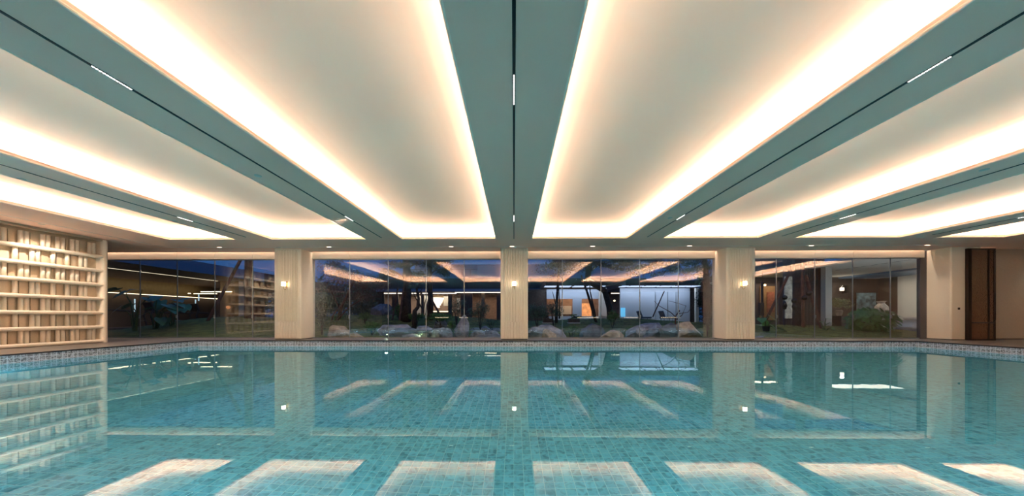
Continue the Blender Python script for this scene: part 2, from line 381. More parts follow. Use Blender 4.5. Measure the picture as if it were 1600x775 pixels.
# walls
b = MB(); b.box(XW0-.2, XW0, YB, 13.2, 0, CEIL+.3); struct(b.build('wall_left', 'beige'))
b = MB(); b.box(SHX-.45, SHX-.225, YB, SHEND-.02, 0, CEIL); struct(b.build('wall_screen', 'beige'))
b = MB(); b.box(XW1, XW1+.2, YB, 13.2, 0, CEIL+.3); struct(b.build('wall_right', 'wallpaper'))
b = MB(); b.box(17.4, XW1, 12.45, 12.75, 0, CEIL); struct(b.build('wall_far', 'wallpaper'))
b = MB(); b.box(17.3, XW1, 12.43, 12.47, 0, .03); struct(b.build('baseboard_far', 'black'))
b = MB(); b.box(XW0, XW1, YB-.2, YB, 0, CEIL+.3); struct(b.build('wall_back', 'darkwood'))
b = MB(); b.box(15.86, 16.12, GLASSY-.06, GLASSY+.06, 0, CEIL); struct(b.build('trim_3', 'darkpanel'))

# valance over the glazing and its hidden strip
ZV = CEIL-.265
b = MB(); vx = [XW0]+[X(p, 12.7) for p in (219,277,336,395)]+[-9.05]
def valance(x0, x1, joints):
    e = [x0]+[j for j in joints if x0 < j < x1]+[x1]; bb = MB()
    for i in range(len(e)-1): bb.box(e[i]+.006, e[i+1]-.006, 12.68, 12.70, ZV, CEIL+.2)
    bb.box(x0, x1, 12.70, 12.71, ZV+.01, CEIL+.2)
    return bb
bays = [(XW0, -9.09, [X(p,12.7) for p in (219,277,336,395)], [218.9,277.2,335.8,395]),
        (-8.06, -.50, [X(p,12.7) for p in (546.5,606.5,665.5,725)], [546.5,606.6,666,725.3]),
        (.53, 7.91, [X(p,12.7) for p in (878.5,939,999.5,1060)], [878.5,939,999.5,1059.8]),
        (8.97, 16.0, [X(p,12.7) for p in (1213,1273,1332.5,1391)], [1212.8,1272.8,1332.2,1391])]
for i, (x0, x1, jo, pj) in enumerate(bays):
    tag(valance(x0, x1, jo).build('valance', 'valance'), kind='structure')
    light('valance_strip', 'AREA', ((x0+x1)/2, 12.64, CEIL+.22), (0, 0, 0), 6*(x1-x0), WARM, x1-x0-.1, .03)
    w_ = thing('window_%d' % (i+1), ((x0+x1)/2, GLASSY, 0), kind='structure')
    fr = MB(); fr.box(x0, x1, GLASSY-.03, GLASSY+.03, ZV-.03, ZV+.02); fr.box(x0, x1, GLASSY-.03, GLASSY+.03, 0, .035); fr.build('window_frame', 'alu', w_)
    js = [x0]+[X(p, GLASSY) for p in pj]+[x1]
    if i == 0: js = [x0, X(101, GLASSY), X(160, GLASSY)]+js[1:]
    for k in range(len(js)-1):
        g = MB(); g.box(js[k]+.008, js[k+1]-.008, GLASSY-.006, GLASSY+.006, .035, ZV); g.build('glass_pane', 'glass', w_)
        if k:
            s_ = MB(); s_.box(js[k]-.014, js[k]+.014, GLASSY-.012, GLASSY+.012, .035, ZV); mu = s_.build('mullion', 'alu', w_)
            h_ = MB(); h_.box(js[k]-.03, js[k]+.03, GLASSY-.045, GLASSY-.012, .80, .93, .008); h_.build('pull_handle', 'alu', mu)

# ceiling slot round the perimeter with small lit spots
sl = thing('ceiling_spot_track', (0, 11.7, CEIL), 'thin pale spotlight track running across the ceiling in front of the columns', 'track light')
b = MB(); b.box(-12.9, X(1500,11.7), 11.69, 11.71, CEIL-.004, CEIL+.001); b.box(-12.91, -12.89, 2, 11.71, CEIL-.004, CEIL+.001)
b.build('track', mat('pale track', (.75,.8,.82), .4), sl)
for px in (343, 435, 514, 629, 705, 800, 860, 926, 1003, 1077.5, 1173, 1267.5, 1363, 1449):
    bright = px in (343, 514, 705, 800, 926, 1077.5, 1267.5, 1449)
    x = X(px, 11.7)
    if px in (629, 705, 860, 926, 1003, 1363) and px not in (705, 926): continue
    MB().box(x-.075, x+.075, 11.68, 11.72, CEIL-.007, CEIL-.002).build('spot_module', 'lens' if bright else 'alu', sl)
for px in (343, 514, 705, 926, 1077.5, 1267.5, 1449):
    light('track_spot', 'SPOT', (X(px, 11.7), 11.7, CEIL-.03), (math.radians(12), 0, 0), 60, WARM, .03, spot=math.radians(110), blend=.8)
# slots on the beams
beams = [((cof[i][1]+cof[i+1][0])/2) for i in range(6)]
names = ['fourth slot left', 'x', 'x', 'x', 'x', 'x']
desc = {0: 'thin black light slot in the ceiling beam nearest the cream lattice wall', 1: 'black linear light slot in the wide beam left of centre',
        2: 'black linear light slot along the central ceiling beam above the middle column', 3: 'black linear light slot in the wide beam right of centre',
        4: 'thin black light slot in the second ceiling beam to the right', 5: 'faint light slot in the ceiling beam nearest the bronze screen'}
for i, bx in enumerate(beams):
    g_ = thing('linear_light', (bx, 6, CEIL), desc[i], 'ceiling light', 'light slots in the ceiling beams')
    b = MB(); yend = {0: 10.2, 1: 10.35, 2: 10.55, 3: 10.35, 4: 10.3, 5: 10.2}[i]
    b.box(bx-.016, bx+.016, .5, yend, CEIL-.006, CEIL+.001); b.build('slot', 'black', g_)
    for y0, y1 in (((3.38, 3.86), (8.1, 8.85)) if i == 2 else ((3.2, 3.55), (8.1, 8.5))):
        n = 12; d = (y1-y0)/n
        if i == 2 and y0 > 8: y0, n = 8.1, 8
        bb = MB()
        for k in range(n): bb.box(bx-.006, bx+.006, y0+k*d+.006, y0+(k+1)*d-.004, CEIL-.010, CEIL-.005)
        bb.build('lit_module', 'led', g_)
def aim(src, dst): return (Vector(dst)-Vector(src)).to_track_quat('-Z', 'Y').to_euler()
for bi, tx in ((1, -8.5), (2, 0), (3, 8.4), (1, -11.5), (4, 15.5), (5, 18.5)):
    p = (beams[bi], 8.3, CEIL-.04); light('slot_spot', 'SPOT', p, aim(p, (tx, 12, 1.4)), 150 if abs(tx) < 12 else 55, WARM, .06, spot=math.radians(58), blend=1)
# small round downlights on the beams
dl_proto = lthing('recessed_downlight')
MB().lathe([(.035,0),(.055,0),(.058,-.006),(.05,-.008),(.035,-.004)], n=20).build('trim_ring', 'whitewall', dl_proto)
MB().lathe([(0.001,-.002),(.034,-.002),(.034,.0)], n=16).build('lens', 'whitewall', dl_proto)
spots = [(33, 275, 'in the beam at far left, nearest the frame edge'), (403, 272, 'in the beam left of centre, half way along'), (273, 343, 'in the left outer beam close to its lit module'),
         (528, 342.5, 'in the beam left of centre, close to its far end'), (1538, 269.5, 'in the right outer beam near the frame edge'), (1305, 339.5, 'in the right outer beam close to its lit module'),
         (1047, 341.5, 'in the beam right of centre, close to its far end')]
for i, (px, py, tx) in enumerate(spots):
    Y_ = (CEIL-CAMZ)*FPX/(CY-py); o = dl_proto if i == 0 else copy_tree(dl_proto)
    o.location = (X(px, Y_), Y_, CEIL); tag(o, 'small round recessed downlight '+tx, 'downlight', 'round downlights in the beams')
# the downlights that graze the lattice wall
for i, (yy, tx) in enumerate(((8.7, 'lit recessed downlight above the cream lattice wall, in the photo near the left edge'),)):
    dz = thing('wall_washer_downlight', (-13.1, yy, CEIL), tx, 'downlight')
    MB().lathe([(.04,0),(.06,0),(.062,-.006),(.04,-.004)], (-13.1, yy, CEIL), 20).build('trim_ring', 'whitewall', dz)
    MB().lathe([(.001,-.003),(.04,-.003),(.04,0)], (-13.1, yy, CEIL), 16).build('lens', 'lens', dz)
for yy in (8.7, 7.2, 5.2, 3.2):
    light('wall_washer', 'SPOT', (-13.02, yy, CEIL-.03), (math.radians(16), math.radians(12), 0), 160, WARM, .03, spot=math.radians(110), blend=.6)

# ================================================================== COLUMNS
def column(x0, x1, label, panel=True, label_side=''):
    t = thing('column', ((x0+x1)/2, COLF+.38, 0), label, 'column')
    b = MB(); r = .05
    prof = [(x0+r*(1-math.cos(a)), COLF+r*(1-math.sin(a))) for a in [k*PI/8 for k in range(5)]]
    prof += [(x1-r*(1-math.sin(a)), COLF+r*(1-math.cos(a))) for a in [k*PI/8 for k in range(5)]]
    prof += [(x1, GLASSY+.1), (x0, GLASSY+.1)]
    b.prism(prof, .03, CEIL); b.build('shaft', 'stone_sand', t)
    MB().box(x0+.03, x1-.03, COLF+.03, GLASSY+.1, 0, .03).build('plinth', 'black', t)
    if not panel: return t
    u0, u1 = x0+.13, x1-.13; zs = .66
    def flutes(n, d, z0, z1):
        pts = []; w_ = (u1-u0)/n
        for k in range(n):
            for j in range(7):
                a = PI*j/6; pts.append((u0+w_*(k+.5)-w_*.36*math.cos(a), COLF-.004-d*math.sin(a)))
        pts += [(u1, COLF+.01), (u0, COLF+.01)]
        return MB().prism(pts, z0, z1)
    flutes(13, .036, zs+.012, CEIL-.05).build('fluted_panel', 'stone_sand', t)
    flutes(7, .03, .05, zs-.004).build('lower_panel', 'stone_sand', t)
    MB().box(u0-.012, u0, COLF-.012, COLF+.01, .05, CEIL-.05).box(u1, u1+.012, COLF-.012, COLF+.01, .05, CEIL-.05).box(u0, u1, COLF-.008, COLF+.01, zs-.004, zs+.012).build('panel_border', 'stone_sand', t)
    return t
column(-9.09, -8.06, 'fluted sand coloured column with a wall lamp, left of the pool centre')
column(-.50, .53, 'fluted sand coloured column at the centre of the far pool side')
column(7.91, 8.97, 'fluted sand coloured column with a wall lamp, right of the pool centre')
c4 = column(16.1, 17.2, 'plain beige column with rounded corner beside the bronze glass screen', False)
sw = tag(MB().box(16.62-.04, 16.62+.04, COLF-.012, COLF-.001, 1.12, 1.20, .004).build('wall_switch', 'bronze'), 'small square dark switch plate on the plain beige column', 'switch')
sw.location.x = X(1498, COLF)-16.62

# wall lamps
def sconce(xc, label):
    t = thing('wall_lamp', (xc, COLF-.02, 1.95), label, 'wall lamp', 'brass lamps on the columns'); yb = COLF-.024; zc = 2.08; ys = yb-.17
    MB().box(xc-.042, xc+.042, yb-.022, yb+.003, zc-.11, zc+.11, .006).build('back_plate', 'brass', t)
    sh = MB().lathe([(.062,-.075),(.068,-.07),(.068,.07),(.062,.075)], (xc, ys, zc), 24).build('lamp_shade', 'shade', t, True)
    MB().lathe([(.07,0),(.074,.004),(.074,.010),(.0,.011)], (xc, ys, zc+.082), 24).build('cap', 'brass', sh)
    MB().lathe([(.0,-.012),(.10,-.012),(.10,-.002),(.02,0)], (xc, ys, zc-.078), 24).build('tray', 'brass', t)
    pts = [(xc, ys, zc-.085), (xc, ys, zc-.15)]+[(xc, ys+.065*(1-math.cos(a)), zc-.15-.05*math.sin(a)) for a in [PI*k/8 for k in range(1,8)]]+[(xc, ys+.13, zc-.15), (xc, yb-.02, zc-.08)]
    MB().tube(pts, .009, 8).build('arm', 'brass', t)
    return t
sconce(-8.575, 'lit brass wall lamp on the fluted column left of centre')
sconce(.015, 'lit brass wall lamp on the central fluted column')
sconce(8.44, 'lit brass wall lamp on the fluted column right of centre')

# ================================================================== LATTICE WALL
t = thing('lattice_screen', (SHX, 6, 0), 'cream sandstone lattice wall of stacked shelves with round uprights left of the pool', 'decorative wall')
SY0 = -1.0
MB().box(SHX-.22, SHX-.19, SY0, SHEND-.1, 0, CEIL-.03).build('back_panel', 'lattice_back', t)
MB().tube([(SHX-.06, SHEND-.03, 0), (SHX-.06, SHEND-.03, CEIL-.02)], .09, 20).box(SHX-.2, SHX-.06, SHEND-.12, SHEND+.06, 0, CEIL-.02).build('end_post', 'lattice', t, False)
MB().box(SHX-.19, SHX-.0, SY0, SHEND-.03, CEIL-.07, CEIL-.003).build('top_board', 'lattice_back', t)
zr = [.06+(CEIL-.12-.06)*k/7 for k in range(8)]
for k in range(7):
    MB().tube([(SHX-.035, SY0, zr[k]), (SHX-.035, SHEND-.05, zr[k])], .055, 14).box(SHX-.19, SHX-.035, SY0, SHEND-.1, zr[k]-.05, zr[k]+.05).build('shelf_rail', 'lattice', t)
rowA = [8.80, 9.217, 9.527, 9.84, 10.24]; rowB = [(8.644,0), (9.01,1), (9.373,0), (9.676,0), (10.04,1)]
per = 1.844
def uprights(row):
    out = []
    for q in range(-6, 2):
        for v in (rowA if row % 2 == 0 else rowB):
            y, pair = (v, 1) if row % 2 == 0 else v
            y += q*per
            if SY0+.1 < y < SHEND-.22: out += ([(y-.054), (y+.054)] if pair else [y])
    return sorted(out)
hid = MB(); pan = MB()
for row in range(7):
    z0, z1 = zr[row]+.04, zr[row+1]-.04
    ups = uprights(row)
    for y in ups:
        if y > 8.5: MB().tube([(SHX-.12, y, z0), (SHX-.12, y, z1)], .047, 12).build('upright', 'lattice', t, True)
        else: hid.tube([(SHX-.12, y, z0), (SHX-.12, y, z1)], .047, 10)
    for a, c in zip(ups[:-1], ups[1:]):
        if c-a > .18: pan.box(SHX-.191, SHX-.155, a+.10, c-.085, z0, z1)
tag(hid.build('uprights', 'lattice', t, True), kind='stuff')
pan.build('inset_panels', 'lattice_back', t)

# ================================================================== BRONZE SCREEN, right side
x0, x1 = X(1510, 11.95), X(1553, 11.95)
t = thing('bronze_glass_screen', ((x0+x1)/2, 11.95, 0), 'tall dark bronze framed screen with rippled brown glass by the right wall', 'screen')
ya, yb_ = 11.9, 11.99; zt_ = 3.36
b = MB(); b.box(x0, x0+.13, ya, yb_, 0, zt_, .01); b.box(x1-.05, x1, ya, yb_, 0, zt_, .01); b.box(x0+.13, x1-.05, ya, yb_, zt_-.06, zt_, .01); b.box(x0+.13, x1-.05, ya, yb_, 0, .05)
b.build('frame', 'bronze', t)
MB().box(x0+.13, x1-.05, ya-.02, yb_, .62, .67, .012).build('cross_rail', 'bronze', t)
MB().box(x1-.26, x1-.215, ya+.005, yb_, .05, zt_-.06).build('mullion', 'bronze', t)
MB().tube([(x1-.075, ya-.03, zt_-.1), (x1-.075, ya-.03, .78), (x1-.085, ya-.03, .71), (x1-.14, ya-.03, .68)], .018, 10).build('pull_bar', 'bronze', t)
MB().box(x0+.13, x1-.26, ya+.03, ya+.05, .67, zt_-.06).box(x0+.13, x1-.26, ya+.03, ya+.05, .05, .62).build('glass_panel', 'bronzeglass', t)
MB().box(x1-.215, x1-.05, ya+.03, ya+.05, .05, zt_-.06).build('side_glass_panel', 'bronzeglass', t)
light('screen_glow', 'AREA', ((x0+x1)/2, 12.3, 3.2), (math.radians(20), 0, 0), 12, WARM, .7, .1)
light('wall_spot', 'SPOT', (20.2, 11.9, 3.3), (math.radians(18), 0, 0), 40, WARM, .04, spot=math.radians(100), blend=.8)

# back of the room: lit niches seen only as reflections in the glass
for i, (p0, p1) in enumerate(((681,702), (718,732), (901,934), (973,998), (1030,1060))):
    xa, xb = X(p0, 33.0), X(p1, 33.0); zc = CAMZ-.08
    bx_ = thing('lit_bench', ((xa+xb)/2, -7.4, 0), 'dark bench with lit top edge behind the camera, '+('furthest left','left of centre','right of centre','second from the right','furthest right')[i], 'bench', 'benches behind the camera')
    MB().box(xa, xb, -7.7, -7.1, 0, zc-.06, .01).build('body', 'darkwood', bx_); MB().box(xa+.02, xb-.02, -7.14, -7.08, zc-.05, zc).build('light_strip', 'ledwarm', bx_)

# ================================================================== GARDEN GROUND
mounds = [(X(392,18), 18.2, .78, 4.6, 3.4), (X(250,16), 17.5, .25, 3, 2.4), (X(660,23), 24, 1.0, 6.5, 4.5), (X(560,20), 20.5, .55, 3.2, 3.0),
          (X(960,26), 27, .75, 9, 5), (X(900,20), 20.5, .25, 1.6, 1.6), (X(1300,17), 17.3, .40, 4.0, 3.0), (X(1210,16), 16, .25, 2, 1.6), (X(1130,19), 20, .5, 2.6, 3)]
def pondness(x, y):
    d = ((x-1.8)/7.2)**2+((y-15.7)/2.3)**2
    return max(0, min(1, 1.35-d))
def G(x, y):
    z = -.04
    for mx, my, h, rx, ry in mounds: z += h*math.exp(-(((x-mx)/rx)**2+((y-my)/ry)**2)*1.1)
    z += .07*noise.noise(Vector((x*.6, y*.6, 3)))+.03*noise.noise(Vector((x*2.1, y*2.1, 7)))
    z = min(z, .95); k = min(1, max(0, (y-13.25)/.9)); z = z*k-.03*(1-k)
    p = pondness(x, y); return z*(1-p)-.42*p
b = MB(); NX, NY = 150, 60; gx = lambda i: -32+64*i/NX; gy = lambda j: 13.06+(34-13.06)*(j/NY)**1.5
g_ = [[b.bm.verts.new((gx(i), gy(j), G(gx(i), gy(j)))) for j in range(NY+1)] for i in range(NX+1)]
for i in range(NX):
    for j in range(NY): b.bm.faces.new((g_[i][j], g_[i+1][j], g_[i+1][j+1], g_[i][j+1]))
struct(b.build('ground', 'moss', smooth=True))
struct(MB().box(-60, 60, 34, 110, -.3, -.05).build('ground_far', 'concrete'))
struct(MB().box(XW0, XW1, GLASSY+.3, 13.12, -.2, -.01).build('trim_4', 'concrete'))
tag(MB().box(-6.5, 9.5, 13.2, 18.6, -.3, -.13).build('pond_water', 'pond'), 'dark still pond water between the rocks outside the glazing', 'water', kind='stuff')
# grass blades over the mounds: nobody could count them
b = MB(); rnd = random.Random(4)
for _ in range(15000):
    x = rnd.uniform(-17, 19); y = 13.3+rnd.random()**1.4*11
    z = G(x, y)
    if z < .0: continue
    a = rnd.random()*6.28; l = rnd.uniform(.02, .06); dx, dy = math.cos(a)*.008, math.sin(a)*.008; lx, ly = rnd.uniform(-.03, .03), rnd.uniform(-.03, .03)
    b.bm.faces.new([b.bm.verts.new(p) for p in ((x-dx, y-dy, z-.005), (x+dx, y+dy, z-.005), (x+lx, y+ly, z+l))])
tag(b.build('grass', mat('grass blades', (.16,.21,.05), .8)), 'short moss and grass growing over the garden mounds', 'grass', kind='stuff')

# ================================================================== ROCKS
def rock(px0, px1, py0, py1, Y, m, seed, label, dy=None, flat=.25, n='garden_rock', tilt=0):
    a = W(px0, py1, Y); c = W(px1, py0, Y); cx = (a.x+c.x)/2; rx = abs(c.x-a.x)/2; zt_ = c.z; zb_ = min(a.z, G(cx, Y))-.08
    rz = (zt_-zb_)/2*1.08; ry = dy or max(.25, rx*.75)
    o = MB().rock((0, 0, 0), (rx, ry, rz), seed, 4, flat).build(n, m, smooth=False); o.location = (cx, Y, zt_-rz*.98)
    return tag(o, label, 'rock')
rock(514,548,507,532,13.75,'rock_tan',3,'rounded tan boulder just outside the glass, right of the left lamp column')
rock(545,569,519,531,13.7,'rock_tan',5,'small sloping tan rock leaning against the rounded tan boulder')
rock(577,617,471,498,22.5,'rock_dark',8,'large dark blue-grey rock on the mossy rise, left of the pine trunk', flat=.35)
rock(590,647,503,516,15.9,'rock',12,'broad flat topped slab rock overhanging the pond edge', .8, .45)
rock(598,652,512,529,15.2,'rock_dark',14,'dark rock under the broad flat slab', .7)
rock(628,662,519,531,14.3,'rock',17,'low pointed rock at the water edge in front of the flat slab', .5)
rock(646,677,505,520,15.6,'rock',19,'grey rock above the lit stone ledge', .6, .35)
rock(671,706,510,529,15.0,'rock',23,'grey wedge shaped rock right of the lit stone ledge', .6)
rock(675,700,497,507,18.5,'rock_dark',25,'low blue-grey rock lying among the bushes behind the pond', .6)
rock(711,734,491,527,16.2,'rock',27,'tall upright grey rock beside the small cascade', .6, .1)
tag(MB().obox(W(658,516.5,14.6), (1.0,.7,.06), .05, bev=.015).build('stone_ledge', 'rock_dark'), 'thin dark stone ledge with a lamp glowing beneath it', 'ledge')
rock(643,672,517,529,15.0,'rock',29,'shadowed rock lit green from beneath the thin ledge', .5)
k = 0
for (a, c2, d, e, Y_, tx) in ((733,752,511,518,18.6,'left stone of the upper cascade row'), (748,768,509,517,18.8,'middle stone of the upper cascade row, the highest'), (763,782,512,518,18.5,'right stone of the upper cascade row'),
        (733,757,515,526,16.6,'left stone of the lower cascade row'), (752,775,513,523,16.8,'middle stone of the lower cascade row'), (766,784,516,526,16.4,'right stone of the lower cascade row beside the central column'), (738,784,522,529,15.0,'long low stone in the water below the cascade')):
    tag(rock(a, c2, d, e, Y_, 'rock' if k % 2 else 'rock_dark', 31+k, tx, .5), tx, 'rock', 'cascade stones'); k += 1
rock(824,886,503,531,15.2,'rock',41,'big grey and brown rock just right of the central column', 1.0, .35)
rock(843,868,512,530,14.6,'rock_tan',42,'brown face rock in front of the big grey rock right of the central column', .4)
rock(906,943,503,520,17.2,'rock_dark',43,'dark angular rock standing in the pond bed before the pale pavilion', .7, .35)
rock(938,975,512,531,14.8,'rock_tan',44,'rounded greenish tan rock left of the pavilion glass edge', .6)
rock(975,1006,507,519,16.6,'rock',45,'grey sloping rock behind the water line, middle of the third bay', .6)
rock(984,1036,501,521,17.0,'rock',46,'wide grey rock with a flat pale top in the third bay', .9, .4)
rock(1002,1040,513,529,15.6,'rock_dark',47,'dark low rock in front of the wide flat topped rock', .6)
rock(1030,1072,501,530,15.0,'rock_dark',48,'large dark brown rock left of the pale sloping boulder', .7, .3)
rock(1056,1094,503,531,14.3,'rock_tan',49,'pale tan sloping boulder at the right end of the third bay', .7, .2)
rock(1181,1191,524,530,13.6,'rock',50,'small grey stone at the foot of the right lamp column', .2)
rock(342,364,499,505,19.5,'greypanel',51,'flat pale stone on top of the grassy mound', .5)

# ================================================================== PLANTS
def shrub(px, py, Y, rpx, rpy, m, seed, label, n=700, size=.05, name='garden_shrub', cat='shrub', base=None, clumps=14):
    c = W(px, py, Y); k = 1/PXM(px, Y); gz = G(c.x, c.y) if base is None else base
    t = thing(name, (c.x, c.y, gz), label, cat)
    b = MB(); rx, rz = rpx*k, rpy*k
    b.leaves(c, (rx, rx*.8, rz), n, size, seed, clumps=clumps); b.leaves(c, (rx*.9, rx*.7, rz*.9), n//3, size, seed+1, .2)
    b.build('foliage', m, t)
    b = MB(); rnd = random.Random(seed)
    for _ in range(5):
        e = c+Vector((rnd.uniform(-.6,.6)*rx, rnd.uniform(-.5,.5)*rx, rnd.uniform(0,.6)*rz)); b.tube([(c.x, c.y, gz-.05), (c+e)/2 if False else ((c.x+e.x)/2, (c.y+e.y)/2, (gz+e.z)/2+.05), e], [.02,.014,.006], 5)
    b.build('stems', 'bark', t); return t
shrub(503,480,14.8,15,42,'leaf_blue',1,'tall loose bluish bush against the glass beside the left lamp column',1500,.055,clumps=26)
shrub(581,509,14.9,13,9,'leaf',2,'low bright green bush between the tan boulder and the flat slab',700,.04)
shrub(571,494,18,11,7,'leaf',3,'small light green bush below the reddish tree',400,.045)
shrub(530,498,19,22,8,'leaf',4,'low dark green hedge below the leaning tree stems',700,.05)
shrub(623,487,20,10,13,'leaf',5,'green bush between the slanting props left of the pine',600,.05)
shrub(650,494,19,16,8,'leaf',6,'low green bush at the foot of the crooked dark tree',800,.045)
shrub(690,495,18,22,8,'leaf',7,'low spreading green bush in front of the chandelier room',1000,.045)
shrub(713,478,20,14,22,'leaf_blue',8,'loose airy bush right of the chandelier',900,.045)
shrub(705,512,15.6,7,15,'leaf',9,'green plant trailing down beside the wedge shaped rock',500,.04)
shrub(750,484,18.5,17,19,'leaf_blue',10,'rounded dark green bush left of the central column',1500,.045)
shrub(768,503,18,13,7,'leaf_blue',11,'low blue-green plant beside the central column above the cascade',500,.04)
shrub(840,487,18.5,19,17,'leaf_blue',12,'wide rounded dark bush just right of the central column',1700,.045)
shrub(866,482,19.5,17,15,'leaf_blue',13,'rounded dark bush behind the brown planter box',1000,.045)
shrub(893,514,15.6,13,6,'leaf',14,'low mossy plant between the two large pond rocks',600,.03)
shrub(957,494,21,11,12,'leaf',15,'dark green bush in the dark gap between the two pavilion bays',700,.05)
shrub(985,513,17,9,5,'leaf',16,'low green cushion plant left of the wide flat topped rock',300,.03)
shrub(1105,470,15.5,11,48,'leaf_red',17,'tall dark bush against the glass left of the right lamp column',1500,.05,clumps=24)

def tree(name, label, trunk, crowns, m='pine', bark='bark', branches=(), size=.07, cat='tree', seed=0, n_each=900, clumps=18):
    p = [W(*q[:3]) for q in trunk]; p[0].z = min(p[0].z, G(p[0].x, p[0].y))-.1
    t = thing(name, p[0]+Vector((0,0,.1)), label, cat)
    MB().tube(p, [q[3] for q in trunk], 10).build('trunk', bark, t, True)
    if branches:
        b = MB()
        for br in branches:
            q = [W(*z[:3]) for z in br]; r0 = br[0][3]; b.tube(q, [r0*(1-.7*i/(len(q)-1)) for i in range(len(q))], 7)
        b.build('branches', bark, t, True)
    if crowns:
        b = MB()
        for i, (px, py, Y, rx, rz) in enumerate(crowns): b.leaves(W(px, py, Y), (rx, rx*.8, rz), n_each, size, seed+i*7, clumps=clumps)
        b.build('foliage', m, t)
    return t
tree('maple_tree', 'reddish brown leafy tree with thin leaning stems, left in the second glass bay', [(524,510,18.5,.09),(534,478,18.5,.08),(548,450,18.5,.06),(560,425,18.5,.04)],
     [(548,452,18.5,1.6,.85),(575,450,19,1.3,.8),(522,425,18,.9,.9),(560,430,19,1.6,.7),(600,440,20,.7,.5)], 'leaf_red', 'bark_red',
     [[(528,500,18.5,.05),(545,480,18.4,.04),(565,468,18.2,.03)],[(532,485,18.5,.05),(520,460,18.6,.03),(510,440,18.6,.02)],[(515,508,18.3,.05),(522,490,18.3,.04),(540,470,18.3,.03),(552,440,18.3,.02)]], .055, seed=100, n_each=1500)
tree('pine_tree', 'thick straight dark pine trunk with high needle branches in the second bay', [(634,501,20,.34),(635,470,20,.27),(636,440,20,.24),(635,404,20,.22),(634,350,20,.18)],
     [(617,412,19.5,.9,.35),(606,426,20,.7,.35),(655,410,20,.8,.3),(622,432,20.4,.8,.3),(650,430,20.5,.8,.35),(625,370,20,2,.5),(660,345,20.5,2,.5)], 'pine', 'bark',
     [[(635,440,20,.08),(620,426,19.8,.05),(603,420,19.6,.03)],[(636,420,20,.08),(655,408,20.2,.04)]], .06, seed=200, n_each=900)
tree('prop_supported_tree', 'slender dark tree trunk held by timber props beside the chandelier', [(672,494,21,.2),(673,470,21,.18),(671,440,21,.15),(672,404,21,.12),(674,340,21,.1)],
     [(688,408,20,.9,.3),(694,424,20,.55,.45),(675,412,21,.8,.5),(680,350,21,2.2,.6)], 'pine', 'bark', [[(672,430,21,.05),(690,412,20.5,.03)]], .06, seed=300, n_each=800)
tree('crooked_tree', 'small crooked black tree with zigzag stem in front of the lit lobby', [(647,500,18,.13),(648,486,18,.12),(653,480,18,.1),(654,466,18,.08),(651,452,18,.06),(656,442,18,.04)],
     [(655,440,18,.7,.2),(646,448,18,.4,.15)], 'leaf_blue', 'bark', [[(654,472,18,.05),(662,488,17.9,.03),(664,472,17.9,.02),(667,462,17.9,.015)],[(652,470,18,.04),(645,456,18,.02)],[(653,460,18,.04),(661,450,18,.02)]], .035, seed=400, n_each=350)
tree('twin_stem_tree', 'two thin dark tree stems in front of the left pavilion windows', [(869,498,24,.12),(870,470,24,.10),(872,440,24,.08),(874,400,24,.07)], [(868,420,24,1.5,.9),(880,408,24,1.2,.5)], 'pine', 'bark',
     [[(874,498,24,.06),(874,470,24,.05),(873,440,24,.04)],[(868,475,24,.05),(863,455,24,.03)]], .08, seed=500, n_each=1000)
tree('leaning_tree', 'leaning dark tree stems crossing the orange artwork in the pavilion', [(932,496,24,.10),(924,478,24,.10),(917,455,24,.08),(908,430,24,.06)], [(905,415,24.5,1.3,.5)], 'pine', 'bark',
     [[(930,494,24,.08),(926,474,24,.06),(922,455,24,.05),(921,430,24,.04)]], .08, seed=600, n_each=700)
tree('tall_pine', 'tall dark pine with forked trunk rising between the middle bays, third bay', [(955,510,28,.28),(952,480,28,.25),(945,455,28,.25),(918,438,28,.28),(920,418,28,.27),(923,400,28,.24),(926,350,28,.2)],
     [(935,408,27.5,1.5,.45),(900,410,27,1.3,.5),(960,412,27,1.8,.6),(990,420,26,1.6,.7),(975,405,27,1.6,.5),(1010,410,25,1.6,.7),(1040,418,25,1.4,.8),(930,360,28,3.5,.9),(1000,370,27,3,.9)], 'pine', 'bark',
     [[(920,425,28,.12),(935,414,28,.07),(955,410,27.5,.04)],[(922,412,28,.12),(905,405,27.5,.06)],[(930,405,28,.1),(970,402,27,.06),(1010,408,26,.03)]], .09, seed=700, n_each=1000)
tree('bare_branch_shrub', 'small shrub of bare pale twigs in front of the right part of the pavilion', [(1056,510,17,.04),(1055,495,17,.035),(1062,485,17,.03)], [], 'leaf', 'bark_red',
     [[(1057,500,17,.025),(1066,492,17,.018),(1072,478,17,.012),(1060,474,17,.008),(1045,470,17,.005)],[(1058,498,17,.025),(1048,488,17,.018),(1030,478,17,.01),(1022,470,17,.006)],[(1060,490,17,.02),(1075,488,17,.012),(1084,475,17,.008)]])
tree('right_pine', 'tall dark conifer behind the right end of the third bay', [(1106,515,19,.22),(1104,470,19,.2),(1103,430,19,.17),(1100,395,19,.14)], [(1098,412,19,1.0,.6),(1085,425,20,.9,.5),(1110,440,19,.8,.9),(1100,470,19.5,.5,.8),(1070,410,21,1.2,.4)], 'pine', 'bark', (), .06, seed=800, n_each=1000)
tree('garden_tree_trunk', 'upright tree trunk on the grassy mound in the first bay, leaf crown hidden above', [(388,508,17.5,.2),(388,480,17.5,.18),(387,440,17.5,.17),(388,404,17.5,.16),(388,330,17.5,.13)], [(388,350,17.5,2,.6)], 'pine', 'bark', (), .07, seed=900, n_each=900)
tree('maroon_trunk_tree', 'mottled upright tree trunk in front of the dark slatted wall, fourth bay', [(1249,518,16.5,.30),(1248,500,16.5,.26),(1247,470,16.5,.22),(1248,440,16.5,.20),(1250,404,16.5,.19),(1251,340,16.5,.15)], [(1250,345,16.5,2,.6)], 'pine', 'bark', (), .07, seed=950, n_each=900)
